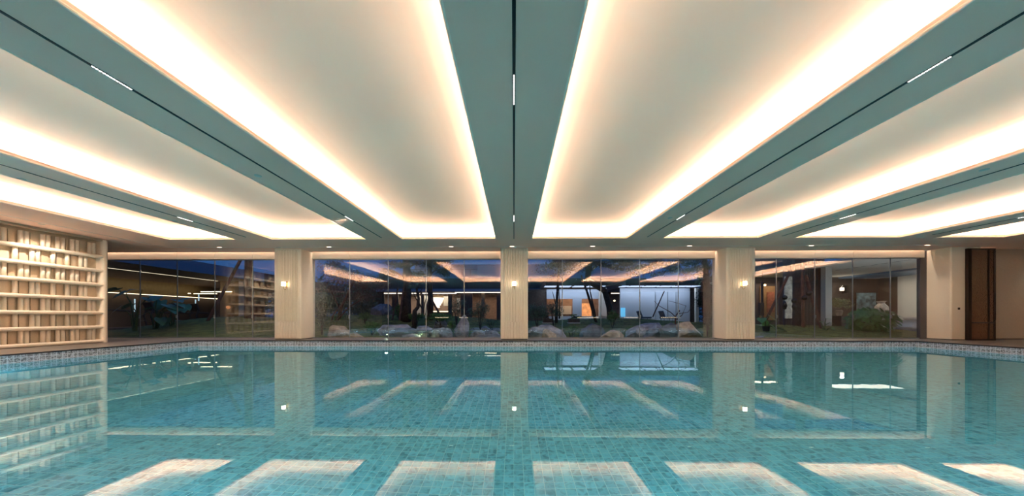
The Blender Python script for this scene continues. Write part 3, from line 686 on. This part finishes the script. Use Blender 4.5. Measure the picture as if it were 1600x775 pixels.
def prop(p0, p1, r, label):
    a, c2 = W(*p0), W(*p1); o = MB().tube([a, c2], r, 8); return tag(o.build('timber_prop', 'bark_red'), label, 'prop', 'timber props holding the garden trees')
prop((320,510,16.4), (377,404,17.2), .075, 'long reddish timber prop leaning up to the right over the grassy mound')
prop((396,512,17), (393,404,17.5), .07, 'near vertical reddish prop right of the trunk on the grassy mound')
prop((613,500,19), (622,448,19.8), .05, 'slanting timber prop furthest left of the pine trunk')
prop((624,500,19), (632,440,19.8), .06, 'slanting timber prop nearest the pine trunk on its left')
prop((692,500,19.5), (672,464,20.9), .07, 'dark timber prop sloping down to the right below the chandelier')
prop((665,494,20), (671,458,20.9), .05, 'thin timber prop left of the slender trunk beside the chandelier')
prop((1193,508,15.6), (1232,430,16.4), .06, 'timber prop sloping up to the right behind the broad leaved potted plant')
prop((1255,518,15.6), (1253,404,16.2), .06, 'near vertical reddish prop beside the mottled trunk')
prop((1284,516,15.6), (1259,430,16.3), .07, 'reddish prop sloping down to the right of the mottled trunk')
prop((1107,515,16.2), (1098,465,16.6), .05, 'reddish prop leaning in the dark right end of the third bay')
prop((1020,495,24), (1038,455,24.5), .04, 'thin faint reddish prop standing in front of the pale pavilion wall')

def big_leaf(b, base, tip_dir, size, rnd):
    """heart shaped drooping leaf; base = end of the stalk"""
    d = Vector(tip_dir).normalized(); side = d.cross(Vector((0,0,1))).normalized(); up = side.cross(d).normalized()
    L_, Wd = size, size*.82
    out = [(0,0,0), (-.18,.30,.02), (.0,.48,.0), (.30,.50,-.05), (.62,.34,-.12), (1,0,-.25), (.62,-.34,-.12), (.30,-.50,-.05), (0,-.48,0), (-.18,-.30,.02)]
    vs = [b.bm.verts.new(base+d*(x*L_)+side*(y*Wd)+up*(z*L_)) for x, y, z in out]
    mid = b.bm.verts.new(base+d*(.45*L_)-up*(.09*L_))
    for i in range(len(vs)): b.bm.faces.new((vs[i], vs[(i+1) % len(vs)], mid))
def leaf_plant(name, label, px, pybase, Y, specs, m='bigleaf', seed=0, pot=None):
    base = W(px, pybase, Y); t = thing(name, base, label, 'plant'); rnd = random.Random(seed)
    st = MB()
    for (lx, ly, sz) in specs:
        e = W(lx, ly, Y+rnd.uniform(-.5,.5)); mid = (base+e)/2+Vector((0,0,.18*(e-base).length)); mid.x = base.x+(e.x-base.x)*.3
        st.tube([base+Vector((rnd.uniform(-.06,.06), rnd.uniform(-.06,.06), 0)), mid, e], [.03,.02,.012], 6)
        lf = MB(); dr = Vector(((e.x-base.x)*1.2+rnd.uniform(-.2,.2), rnd.uniform(-.9,-.1), rnd.uniform(-.6,.1))); big_leaf(lf, e, dr, sz, rnd); lf.build('leaf', m, t)
    st.build('stalks', 'stem', t)
    if pot: MB().lathe([(.12,-.02),(.15,.2),(.16,.22),(.13,.22),(.12,.18),(0,.18)], base, 20).build('pot', pot, t)
    return t
leaf_plant('elephant_ear_plant', 'big leaved plant furthest left behind the first glass bay', 212, 522, 14.6, [(196,455,.55),(183,450,.6),(222,452,.62),(205,475,.5),(230,465,.45),(190,478,.5),(215,490,.4),(236,462,.4)], 'bigleaf', 1)
leaf_plant('elephant_ear_plant', 'big leaved plant with bluish leaves in the middle of the first glass bay', 243, 520, 15.0, [(240,480,.5),(252,470,.6),(262,476,.7),(232,487,.45),(270,480,.55),(250,497,.5),(275,468,.55),(246,463,.5),(228,500,.4)], 'bigleaf', 2)
leaf_plant('elephant_ear_plant', 'smaller big leaved plant right of the middle plant in the first glass bay', 268, 518, 15.6, [(262,497,.4),(278,474,.45),(290,466,.45),(285,482,.4),(256,490,.35),(280,500,.35),(292,476,.4)], 'bigleaf', 3)
leaf_plant('potted_monstera', 'bright green broad leaved plant in a dark pot, left in the fourth bay', 1197, 517, 14.6, [(1190,497,.42),(1202,493,.45),(1210,500,.4),(1186,507,.35),(1216,511,.32),(1205,508,.4),(1221,515,.3),(1195,502,.36)], 'bigleaf_green', 4, 'gym')
leaf_plant('young_leafy_plant', 'small green plant with thin stalks at the foot of the pale pillar, fourth bay', 1288, 520, 15.2, [(1282,502,.2),(1291,497,.22),(1297,504,.18),(1285,511,.18),(1300,512,.18)], 'bigleaf_green', 6)
# the large dense split leaf bush
t = thing('philodendron_bush', W(1362,520,15.4), 'large dense dark green split leaf bush in the fourth bay', 'plant')
b = MB(); rnd = random.Random(12)
cc = W(1361,499,15.4); kx = 1/PXM(1361,15.4)
for _ in range(560):
    u = Vector((rnd.gauss(0,1), rnd.gauss(0,1), rnd.gauss(0,1))).normalized()*rnd.uniform(.7,1)
    if u.y > .5: continue
    e = cc+Vector((u.x*30*kx, u.y*.85, u.z*19*kx)); big_leaf(b, e, (u.x*.9+rnd.uniform(-.3,.3), u.y*.8-.3, -.35+rnd.uniform(-.4,.3)), rnd.uniform(.16,.3), rnd)
b.build('leaves', 'bigleaf_green', t)
b = MB()
for _ in range(12): b.tube([W(1362,522,15.4), cc+Vector((rnd.uniform(-.7,.7), rnd.uniform(-.5,.5), rnd.uniform(-.1,.4)))], [.03,.012], 6)
b.build('stalks', 'stem', t)

# small garden spot lamp
t = thing('garden_spot_lamp', W(605,529,13.6), 'small glowing garden lamp standing at the foot of the flat slab', 'lamp'); p = W(605,527,13.6)
MB().lathe([(.03,-.12),(.03,0),(.045,.02),(.045,.10),(.04,.10)], p, 14).build('body', 'gym', t); MB().lathe([(.0,.09),(.042,.09),(.042,.13),(.0,.14)], p, 14).build('lens', emis('lamp glow', (.8,1,.7), 1.6), t)
light('garden_lamp_glow', 'POINT', p+Vector((0,-.1,.25)), (0,0,0), 3, (.8,1,.7), size=.05)
light('ledge_glow', 'POINT', W(658,521,14.3), (0,0,0), 5, (.8,1,.5), size=.05)

# ================================================================== GYM BUILDING, left
XE, ZC = -21.3, 3.87
t = thing('gym_building', (-25, 24, 0), 'low gym building with tan soffit and lit ceiling lines behind the first glass bay', 'building')
MB().box(-36, XE, 12.9, 40, ZC, ZC+.12).build('soffit', 'soffit_tan', t)
MB().box(XE, XE+.1, 12.9, 26.9, ZC-.05, ZC+.66).build('fascia', 'bluefascia', t)
MB().box(-36, XE, 12.9, 40, ZC+.12, ZC+.7).build('roof', 'darkroof', t)
MB().box(-31.2, -31, 12.9, 40, 2.75, ZC).build('upper_wall_panel', 'goldwood', t)
MB().box(-31.6, -31.4, 12.9, 40, 0, 2.75).build('lower_wall', 'darkwood', t)
MB().box(-31.15, -31.0, 14, 34, 2.70, 2.74).build('wall_light_line', 'ledwarm', t)
MB().box(-25.1, -24.98, 14, 26.7, ZC-.012, ZC+.001).build('ceiling_light_line', emis('ceiling line', (1,.86,.58), 1.6), t)
MB().box(-29.6, -29.5, 14, 21, ZC-.012, ZC+.001).build('ceiling_light_line', emis('ceiling line dim', (1,.86,.58), 1.0), t)
xa, xb = X(344,27), X(376,27)
MB().box(xa, xb, 27, 27.3, 0, ZC).build('end_wall', 'goldwood', t)
MB().box(xb, xb+.55, 26.8, 27.3, 0, ZC).build('pillar', 'greypanel', t)
MB().box(-36, XE, 12.9, 40, -.1, .03).build('floor_slab', 'darkwood', t)
for k, (pa, pb, py, Y_) in enumerate(((172,182,456.5,30),(192,205,457.5,29.2),(228,267,459,29.3),(295,299,458.5,29.5),(304,340,459,29.6),(315,363,456,26.9))):
    a = W(pa, py, Y_); c2 = W(pb, py, Y_); MB().box(a.x, c2.x, Y_-.1, Y_-.04, a.z-.03, a.z+.03).build('wall_light_strip', 'ledwarm', t)
for px, y0, y1 in ((210,467,487),(305,468,480),(310,460,470)):
    a = W(px, y1, 26); c2 = W(px, y0, 26); MB().box(a.x-.03, a.x+.03, 26, 26.05, a.z, c2.z).build('lit_slot', emis('cool slot %d' % px, (.6,.85,1), .8), t)
light('gym_lamp', 'AREA', (-27, 24, ZC-.1), (0,0,0), 36, (1,.8,.5), 5, 10)
light('gym_lamp', 'AREA', (-30.2, 24, 3.4), (0,math.radians(75),0), 20, (1,.85,.45), .3, 14)
def treadmill(x, y, rz, s, label):
    t = lthing('treadmill', label, 'treadmill', 'treadmills in the gym')
    MB().box(-.4,.4,-1,.8,.05,.22,.03).build('deck', 'gym', t)
    MB().box(-.27,.27,-.95,.6,.22,.235).build('belt', 'black', t)
    for sx in (-1,1):
        MB().tube([(sx*.4,.6,.2),(sx*.4,.72,.8),(sx*.38,.62,1.25)], .045, 8).build('upright', 'gym', t)
        MB().tube([(sx*.38,.66,1.05),(sx*.38,.2,1.0),(sx*.38,-.1,.98)], .03, 8).build('handrail', 'gym', t)
    MB().obox((0,.66,1.38), (.95,.10,.55), rx=math.radians(-18), bev=.04).build('console', 'gym', t)
    MB().obox((0,.60,1.40), (.6,.02,.3), rx=math.radians(-18)).build('display', emis('display', (.25,.35,.5), .12), t)
    t.location = (x, y, .03); t.rotation_euler.z = rz; t.scale = (s, s, s); return t
p = W(182,520,16.2); treadmill(p.x-.3, 16.8, math.radians(150), 1.15, 'large dark treadmill nearest the glass at the far left of the first bay')
for i, (px, Y_) in enumerate(((256,21.5),(294,23),(322,24.3))):
    treadmill(X(px, Y_), Y_, math.radians(160), 1.1, ('dark treadmill seen behind the bluish leaved plant','middle dark treadmill deep in the gym, left of the timber prop','dark treadmill furthest right in the gym, beside the timber prop')[i])
w_ = W(357,480,26.9); tag(MB().rock(w_, (.22,.05,.16), 77, 2).build('wall_sculpture', emis('amber glass', (1,.35,.12), .35)), 'small glowing orange wall ornament on the golden gym end wall', 'ornament')

# ================================================================== LOBBY BUILDING, middle background
YL = 46.0
t = thing('lobby_building', (0, YL+3, 0), 'long low lobby building with a bright eave line behind the pond garden', 'building')
xa, xb = X(556,YL), X(1010,YL)
ze = W(700,458.5,YL).z; zr0 = W(700,455,YL).z; zr1 = W(700,435,YL).z
MB().box(xa, xb, YL, YL+12, zr0, zr1).build('roof_edge', 'darkroof', t)
MB().box(xa-.2, xb, YL-.25, YL, zr0-.05, zr0+.32).build('gutter', 'bluefascia', t)
for p0, p1, py in ((600,640,458.3),(643,656,458.3),(660,668,458.3),(675,713,458.3),(711,853,457),(851,910,458.3),(916,945,458.3),(955,985,458.3),(990,1008,458.3)):
    a = W(p0, py, YL-.3); c2 = W(p1, py, YL-.3); MB().box(a.x, c2.x, YL-.34, YL-.2, a.z-.06, a.z+.06).build('eave_light', emis('eave light %d' % p0, (1,.82,.66), 2.2), t)
MB().box(xa, xb, YL+6, YL+6.3, -.1, zr0).build('back_wall', 'soffit_tan', t)
MB().box(xa, xb, YL, YL+6, -.1, .02).build('floor_slab', 'concrete', t)
MB().box(xa, xb, YL, YL+6, zr0, zr0+.05).build('lobby_ceiling', 'soffit_tan', t)
for p0, p1, m_ in ((560,600,'darkwood'),(612,622,'darkwood'),(628,640,'darkwood'),(658,662,'darkwood'),(700,706,'darkwood'),(720,738,'darkwood'),(752,757,'goldwood'),(776,800,'darkwood'),(826,850,'darkwood')):
    MB().box(X(p0,YL), X(p1,YL), YL+.05, YL+.35, 0, zr0).build('front_pier', m_, t)
for p0, p1, y0, y1 in ((651,657,462,492),(661,669,462,492),(693,703,463,478),(714,718,466,484)):
    a = W(p0, y1, YL+3); c2 = W(p1, y0, YL+3); MB().box(a.x, c2.x, YL+3, YL+3.2, a.z, c2.z).build('inner_panel', 'whitewall', t)
MB().box(X(674,YL+1.2), X(708,YL+1.2), YL+.8, YL+1.4, 0, W(690,485.5,YL+1).z).build('bar_counter', 'darkwood', t)
MB().box(X(674,YL+1.2), X(708,YL+1.2), YL+.7, YL+.85, W(690,486,YL+.7).z-.12, W(690,486,YL+.7).z).build('bar_light', 'ledwarm', t)
light('lobby_lamp', 'AREA', (X(670,49), 49, 4.2), (0,0,0), 420, WARM, 9, 3)
light('lobby_lamp', 'AREA', (X(770,49), 49, 4.2), (0,0,0), 150, (1,.7,.45), 5, 3)
light('lobby_lamp', 'AREA', (X(600,49), 49, 4.2), (0,0,0), 80, WARM, 3, 3)
pc = W(684,460,48)
t = thing('chandelier', pc, 'bright tiered crystal chandelier hanging in the lobby', 'chandelier', None)
k = 1/PXM(684,48); cg = emis('crystal glow', (1,.83,.6), 2.6)
for r_, y0, y1 in ((9.2,465,468),(8,468,471),(7,471,474),(5,474,477),(3,477,481)):
    a = W(684, y1, 48); c2 = W(684, y0, 48); MB().lathe([(r_*k*.9,0),(r_*k,.02),(r_*k,(c2.z-a.z)*.9),(r_*k*.9,c2.z-a.z)], a, 24).build('tier', cg, t)
MB().tube([W(684,466,48), W(684,455,48)], .04, 6).lathe([(.9,0),(.9,.08)], W(684,463,48), 24).build('rod', 'brass', t)
# tower block with a hotel name behind
t = thing('office_block', (20, 75, 0), 'tall pale blue panelled building rising against the dusk sky', 'building')
YO = 75.0
xa, xb = X(640,YO), X(985,YO)
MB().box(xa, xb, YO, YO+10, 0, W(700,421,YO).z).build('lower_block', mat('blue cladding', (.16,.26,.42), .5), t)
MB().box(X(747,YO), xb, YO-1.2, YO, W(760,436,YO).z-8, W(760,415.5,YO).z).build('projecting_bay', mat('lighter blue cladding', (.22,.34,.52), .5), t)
lp = MB()
for px in (722,735): lp.box(X(px,YO)-.05, X(px,YO)+.05, YO-.05, YO, W(px,440,YO).z, W(px,421,YO).z)
lp.box(xa, X(747,YO), YO-.06, YO, W(700,421.5,YO).z, W(700,420.8,YO).z)
lp.build('panel_joint', 'darkroof', t)
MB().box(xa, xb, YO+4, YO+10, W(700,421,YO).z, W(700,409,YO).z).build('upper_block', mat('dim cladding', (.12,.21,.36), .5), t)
cu = bpy.data.curves.new('sign', 'FONT'); cu.body = 'BEGONIA'; cu.size = 1; cu.extrude = .03
to = bpy.data.objects.new('tmp_sign', cu); C.objects.link(to); dg = bpy.context.evaluated_depsgraph_get(); dg.update()
me = bpy.data.meshes.new_from_object(to.evaluated_get(dg)); bpy.data.objects.remove(to)
xsz = [v.co.x for v in me.vertices]; wd = max(xsz)-min(xsz); a = W(696,417.8,YO+3.5); c2 = W(728,413.2,YO+3.5)
zs_ = [v.co.y for v in me.vertices]; hh = max(zs_)-min(zs_); x_0 = min(xsz); z_0 = min(zs_)
for v in me.vertices: x, y, z = v.co; v.co = ((x-x_0)/wd*(c2.x-a.x)+a.x, YO+3.9-z, (y-z_0)/hh*(c2.z-a.z)+a.z)
me.materials.append(mat('sign letters', (.08,.07,.12), .6)); so = bpy.data.objects.new('roof_sign', me); C.objects.link(so); so.parent = t; so.location = -t.location

# ================================================================== PALE PAVILION, right middle
YP = 32.0
t = thing('glass_pavilion', (8, YP+2, 0), 'pale blue-grey pavilion with a row of lit ceiling panels behind the third glass bay', 'building')
def pbox(px0, px1, py0, py1, Y_, dep, name, m_):
    a = W(px0, py1, Y_); c2 = W(px1, py0, Y_); return MB().box(a.x, c2.x, Y_, Y_+dep, a.z, c2.z).build(name, m_, t)
zp = W(900,449,YP).z
MB().box(X(850,YP), X(945,YP), YP-1.6, YP+5, zp+.02, zp+.5).build('roof', 'darkroof', t)
MB().box(X(969,YP), X(1092,YP), YP-1.6, YP+5, zp+.02, zp+.5).build('roof', 'darkroof', t)
for p0, p1 in ((851,869),(873,891.5),(896,914),(918,936),(939,944),(970,980),(983,1003),(1007,1027),(1031,1051),(1055,1075),(1078,1090)):
    MB().box(X(p0,YP-1), X(p1,YP-1), YP-1.5, YP-.35, zp-.03, zp+.02).build('ceiling_panel', emis('cool panel %d' % p0, (.62,.74,1), 1.35), t)
pbox(820, 854, 452, 500, YP+.3, .2, 'wall_panel', 'darkwood'); pbox(854, 936, 452, 467, YP, .2, 'wall_panel', 'greypanel'); pbox(895, 909, 467, 497, YP, .2, 'wall_panel', 'greypanel')
pbox(854, 948, 494, 512, YP, .2, 'wall_panel', 'greypanel'); pbox(936, 948, 450, 494, YP-.1, .2, 'wall_panel', 'whitewall')
pbox(969, 1078, 450, 512, YP, .2, 'wall_panel', 'greypanel'); pbox(1078, 1087, 450, 512, YP+1, .2, 'wall_panel', 'darkwood'); pbox(1087, 1092, 450, 515, YP-1, .2, 'wall_panel', 'whitewall')
pbox(852, 897, 460, 496, YP+2.5, .1, 'inner_wall', 'soffit_tan'); pbox(905, 940, 460, 496, YP+2.5, .1, 'inner_wall', 'soffit_tan')
for px in (1000,1024,1043,1056): pbox(px, px+.8, 455, 511, YP-.03, .03, 'panel_joint', 'alu')
light('pavilion_lamp', 'AREA', (X(897,YP-.9), YP-.9, zp-.1), (math.radians(25),0,0), 110, (.72,.82,1), 5.6, .8)
light('pavilion_lamp', 'AREA', (X(1025,YP-.9), YP-.9, zp-.1), (math.radians(25),0,0), 140, (.72,.82,1), 7.2, .8)
light('pavilion_inner', 'AREA', (X(895,YP+1.4), YP+1.4, 3.3), (0,0,0), 110, (1,.62,.38), 5, 1.2)
tag(pbox(866, 893, 478, 491, YP+2.4, .05, 'wall_picture', 'whitewall'), 'white patterned picture on the left pavilion wall', 'picture').parent = None
bpy.data.objects['wall_picture'].location = (0,0,0)
fl = mat('flame picture', (.8,.3,.12), .5, emit=(1,.38,.14), estr=.9, vary=(2.5,.8))
tag(pbox(909, 924, 474, 495, YP+2.3, .05, 'flame_picture', fl), 'orange glowing flame like picture inside the pavilion', 'picture').parent = None
bpy.data.objects['flame_picture'].location = (0,0,0)
sc_ = tag(pbox(970, 977, 481, 495, YP-.2, .05, 'blue_screen', emis('blue screen', (.15,.55,.85), .9)), 'small bright blue display at the left end of the right pavilion bay', 'screen'); sc_.parent = None; sc_.location = (0,0,0)
for i, (px, py, rr, cl, tx) in enumerate(((960,470,.10,(1,.8,.5),'round warm lamp in the dark gap between the pavilion bays'),(951,490,.18,(1,.3,.08),'orange glowing lantern low in the dark gap between the pavilion bays'),(1195,445.5,.09,(1,.8,.5),'small round wall lamp at the left end of the fourth bay'))):
    lz = thing('lantern', W(px,py,31 if i < 2 else 24), tx, 'lamp'); p = W(px,py,31 if i < 2 else 24)
    MB().lathe([(0,-rr),(rr*.7,-rr*.7),(rr,0),(rr*.7,rr*.7),(0,rr)], p, 16).build('globe', emis('lantern %d' % i, cl, 3), lz); MB().lathe([(.04,rr),(.05,rr+.08),(0,rr+.1)], p, 10).build('cap', 'bronze', lz)
def planter(p0, p1, py0, py1, Y_, label):
    t = thing('planter_box', W((p0+p1)/2, py1, Y_), label, 'planter'); a = W(p0, py1, Y_); c2 = W(p1, (py0+py1)/2, Y_)
    MB().box(a.x, c2.x, Y_, Y_+.5, a.z, c2.z, .02).build('box', 'darkwood', t); MB().box(a.x-.03, c2.x+.03, Y_-.03, Y_+.53, a.z-.05, a.z).build('plinth', 'whitewall', t)
    q = W((p0+p1)/2, (py0+py1)/2-1, Y_+.25); MB().leaves(q, ((c2.x-a.x)*.5, .25, .28), 260, .05, int(p0), clumps=8).build('foliage', 'leaf_red' if p0 < 870 else 'leaf', t)
planter(849,865,492,504,19.8,'brown planter box with low reddish plants on the left of the pavilion terrace')
planter(889,906,492,504,20.2,'dark planter box with green grasses in front of the pavilion door')
def lounge(px, Y_, label):
    t = thing('lounge_chair', W(px, 504, Y_), label, 'chair'); c = W(px, 503, Y_)
    MB().box(c.x-.5, c.x+.4, Y_-.35, Y_+.35, c.z+.28, c.z+.42, .04).build('seat', 'sofa', t)
    MB().obox((c.x-.45, Y_, c.z+.62), (.14,.7,.6), ry=math.radians(-22), bev=.04).build('backrest', 'sofa', t)
    for sx in (-.4,.3):
        for sy in (-.28,.28): MB().tube([(c.x+sx, Y_+sy, c.z-.05), (c.x+sx, Y_+sy, c.z+.3)], .02, 6).build('leg', 'black', t)
    return t
lounge(1008,26.5,'pale lounge chair in front of the left half of the right pavilion bay')
lounge(1043,26.5,'pale lounge chair in front of the right half of the right pavilion bay')

# ================================================================== RIGHT HOUSE
ZS = 3.77; XR = 26.9
t = thing('terrace_house', (24, 20, 0), 'low house with pale soffit, slatted dark wall and living room behind the fourth bay', 'building')
MB().box(17.2, 24.0, 13.4, 29, ZS, ZS+.1).build('soffit', 'whitewall', t)
MB().box(24.0, XR+.2, 12.9, 29, ZS-.10, ZS+.0).build('soffit_edge', 'bluefascia', t)
b = MB()
for k in range(30): b.box(20.2, 20.28, 13.6+k*.5, 13.9+k*.5, ZS-.006, ZS+.001)
b.build('soffit_vents', 'darkroof', t)
xsplit = 22.8
MB().box(XR, XR+.2, 13.4, xsplit, 0, ZS).build('pale_wall', 'whitewall', t)
MB().box(XR, XR+.2, xsplit, 29, 0, ZS).build('dark_wall', 'darkwood', t)
MB().box(18, 30, 13.4, 29, -.12, -.0).build('terrace_slab', 'concrete', t)
def rb(px0, px1, py0, py1, Y_, dep, name, m_, par=t):
    a = W(px0, py1, Y_); c2 = W(px1, py0, Y_); return MB().box(a.x, c2.x, Y_, Y_+dep, a.z, c2.z).build(name, m_, par)
rb(1290, 1300, 414, 515, 19, .3, 'pale_pillar', 'whitewall')
rb(1300, 1405, 430, 515, 24, .2, 'room_back_wall', 'darkwood')
# slatted wall: flat panel with upright ribs
a = W(1243,517,19.6); c2 = W(1288,405,19.6); b = MB(); b.box(a.x-.6, c2.x, 19.6, 19.8, a.z-.2, c2.z+.6)
n = 26
for k in range(n):
    x = a.x-.6+(c2.x-a.x+.6)*(k+.5)/n; b.box(x-.02, x+.02, 19.55, 19.6, a.z-.2, c2.z+.6)
b.build('slatted_wall', 'darkpanel', t)
rb(1181, 1226, 404, 520, 24, .2, 'recess_wall', 'darkpanel'); rb(1188, 1211, 447, 500, 23.9, .1, 'window_reveal', 'goldwood'); rb(1199, 1210, 456, 488, 23.85, .06, 'brick_panel', mat('lit red brick', (.36,.14,.09), .8, vary=(6,.4)))
rb(1191, 1193, 440, 520, 22, .12, 'door_post', 'darkpanel'); rb(1218, 1225, 440, 520, 22, .12, 'door_post', 'darkpanel')
rb(1228, 1238, 432, 497.5, 19.5, .12, 'tall_window', mat('lit window', (.5,.5,.42), .3, emit=(.75,.72,.55), estr=.16, vary=(5,.7)))
rb(1281, 1289, 418, 517, 19.4, .1, 'door_frame', 'bark_red')
light('recess_lamp', 'AREA', (X(1205,23.2), 23.2, 3.4), (0,0,0), 40, (1,.65,.4), 2.5, .6)
light('living_lamp', 'AREA', (X(1345,22.3), 22.3, 3.5), (0,0,0), 60, WARM, 4.5, 1.2)
light('pale_wall_lamp', 'AREA', (24.5, 17.5, 3.5), (0,math.radians(-35),0), 110, (1,.93,.82), .6, 6)
light('soffit_fill', 'AREA', (19.5, 16, .3), (PI,0,0), 60, (.9,.95,1), 4, 4)  # added upward fill that brightens the soffit; no fixture stands here
rs = tag(rb(1188, 1194, 473, 493, 15.0, .14, 'garden_speaker', 'gym'), 'dark upright box hanging beside the right lamp column behind the glass', 'speaker'); rs.parent = None; rs.location = (0,0,0)
MBh = MB(); MBh.tube([W(1191,474,15.07), W(1191,404,15.07)], .012, 6); ro = MBh.build('hanger', 'black', rs); ro.location = (0,0,0)
# furniture of the living room
p = W(1310,520,22); kk = 1/PXM(1310,22)
t = thing('flower_vase', W(1311,486,22), 'vase with a wide round arrangement of pale green flowers on the dark console', 'vase')
MB().lathe([(.10,0),(.16,.12),(.20,.35),(.14,.42)], W(1311,494,22), 20).build('vase', 'rock_tan', t)
MB().leaves(W(1310,475,22), (.72,.5,.42), 1500, .05, 70, .3, 20).build('flowers', mat('pale green petals', (.32,.38,.22), .8, vary=(8,.4)), t)
t = thing('console_cabinet', W(1318,515,22), 'dark console cabinet standing under the flower arrangement', 'cabinet'); a = W(1304,516,22.2); c2 = W(1328,493.5,22.2)
MB().box(a.x, c2.x, 21.8, 22.4, a.z+.08, c2.z, .01).build('body', 'bronze', t); MB().box(a.x+.03, c2.x-.03, 21.77, 21.8, a.z+.1, (a.z+c2.z)/2).build('door', 'darkpanel', t)
MB().box(a.x+.03, c2.x-.03, 21.77, 21.8, (a.z+c2.z)/2+.02, c2.z-.03).build('drawer', 'darkpanel', t)
for x in (a.x+.05, c2.x-.05): MB().tube([(x,22,a.z-.02),(x,22,a.z+.1)], .025, 6).build('leg', 'bronze', t)
t = thing('living_room_lamp', W(1316,455,23.6), 'small lit wall lamp with white shade above the flower arrangement', 'wall lamp')
MB().lathe([(.1,-.11),(.12,-.1),(.12,.1),(.1,.11)], W(1315.5,452,23.4), 20).build('lamp_shade', emis('small shade', (1,.85,.68), 2.2), t)
MB().box(W(1321,452,23.7).x, W(1324,452,23.7).x, 23.6, 23.95, W(1322,458,23.7).z, W(1322,446,23.7).z).build('bracket', 'bronze', t)
light('small_lamp', 'POINT', W(1315.5,447,23.2), (0,0,0), 14, WARM, size=.1)
t = thing('abstract_painting', W(1354,486,23.5), 'large blue and gold abstract painting leaning behind the split leaf bush', 'painting'); a = W(1337,490,23.7); c2 = W(1368,457.5,23.7)
pm = mat('painting canvas', (.10,.16,.18), .6, vary=(4,.9)); MB().box(a.x, c2.x, 23.66, 23.7, a.z, c2.z).build('canvas', pm, t)
MB().box(a.x-.03, a.x, 23.64, 23.72, a.z, c2.z+.03).box(c2.x, c2.x+.03, 23.64, 23.72, a.z, c2.z+.03).box(a.x, c2.x, 23.64, 23.72, c2.z, c2.z+.03).build('frame', 'bronze', t)
t = tag(MB().lathe([(.16,0),(.26,.15),(.34,.42),(.32,.62),(.2,.78),(.15,.86),(.2,.95),(.24,.98),(.2,.99),(.0,.9)], (0,0,0), 28).build('ceramic_vase', mat('pale mottled glaze', (.50,.46,.40), .35, vary=(9,.4)), smooth=True), 'tall pale mottled ceramic vase right of the abstract painting', 'vase'); t.location = W(1377,494,21.5)
t = thing('display_table', W(1377,515,21.5), 'dark side table carrying the tall mottled ceramic vase', 'table'); a = W(1365,516,21.5); c2 = W(1389,494,21.5)
MB().box(a.x, c2.x, 21.2, 21.8, c2.z-.05, c2.z-.002).build('tabletop', 'bronze', t)
for x in (a.x+.05, c2.x-.05):
    for y in (21.25, 21.75): MB().tube([(x,y,a.z),(x,y,c2.z-.04)], .03, 6).build('leg', 'bronze', t)
t = thing('curved_sofa', W(1424,523,17.2), 'rounded blue-grey sofa at the right end of the fourth bay', 'sofa'); c = W(1430,520,17.4)
MB().box(c.x-.72, c.x+1.6, 16.9, 18.0, c.z-.02, c.z+.70, .22).build('back', 'sofa', t, True)
MB().box(c.x-.6, c.x+1.6, 17.1, 17.9, c.z-.1, c.z+.02, .02).build('base', 'black', t)
MB().obox((c.x+.15,17.5,c.z+.76), (.8,.5,.16), bev=.07).build('pillow', 'whitewall', t, True)
# black glossy sculptures
gb = mat('black glossy ceramic', (.01,.01,.012), .08)
for i, (px, y0, y1, tx) in enumerate(((1226,461,484,'glossy black sculpture left of the tall lit window'), (1241,466,484,'glossy black sculpture just right of the tall lit window'), (1257,461,470,'lower of the two round black ornaments beside the mottled trunk'), (1264,454,464,'upper of the two round black ornaments beside the mottled trunk'))):
    a = W(px, y1, 15.8); h = W(px, y0, 15.8).z-a.z; r_ = .12 if i < 2 else .13
    t = thing('glossy_ornament', a, tx, 'ornament')
    MB().lathe([(0,h-2*r_),(r_*.7,h-1.75*r_),(r_,h-r_),(r_*.7,h-.3*r_),(0,h)], a, 24).build('ball', gb, t, True)
    gz = G(a.x, 15.8); MB().tube([(a.x, 15.8, gz-.02), (a.x, 15.8, a.z+h-1.8*r_)], [.012,.012], 8).build('stake', 'black', t)
    if i < 2: MB().lathe([(0,0),(.07,.04),(.10,h*.3),(.05,h*.55),(0,h*.6)], a, 20).build('body', gb, t, True)

# dark trees closing the view between the buildings
for i, (px, Y_, rr, hz, n_) in enumerate(((400,43,4.4,3.9,1),(470,43,4.8,4.1,2),(530,42.5,4.4,3.8,3),(1108,40,3.4,3.4,4),(1180,42,3.6,3.6,5),(566,43,2.2,3.2,6))):
    tx = ('far dark tree seen behind the grassy mound trunk','far dark tree hidden mostly by the left lamp column','far dark tree behind the leaning reddish tree','far dark tree right of the pale pavilion','far dark tree behind the right lamp column','far dark tree at the left end of the lobby building')[i]
    c = Vector((X(px, Y_), Y_, 3.0)); t = thing('background_tree', (c.x, c.y, 0), tx, 'tree')
    MB().tube([(c.x, c.y, -.2), (c.x+.2, c.y, 1.5), (c.x, c.y, 3.5)], [.25,.2,.12], 8).build('trunk', 'bark', t)
    MB().leaves(c, (rr, 1.5, hz), 3800, .22, 990+i, .15).build('foliage', 'leaf_blue', t)
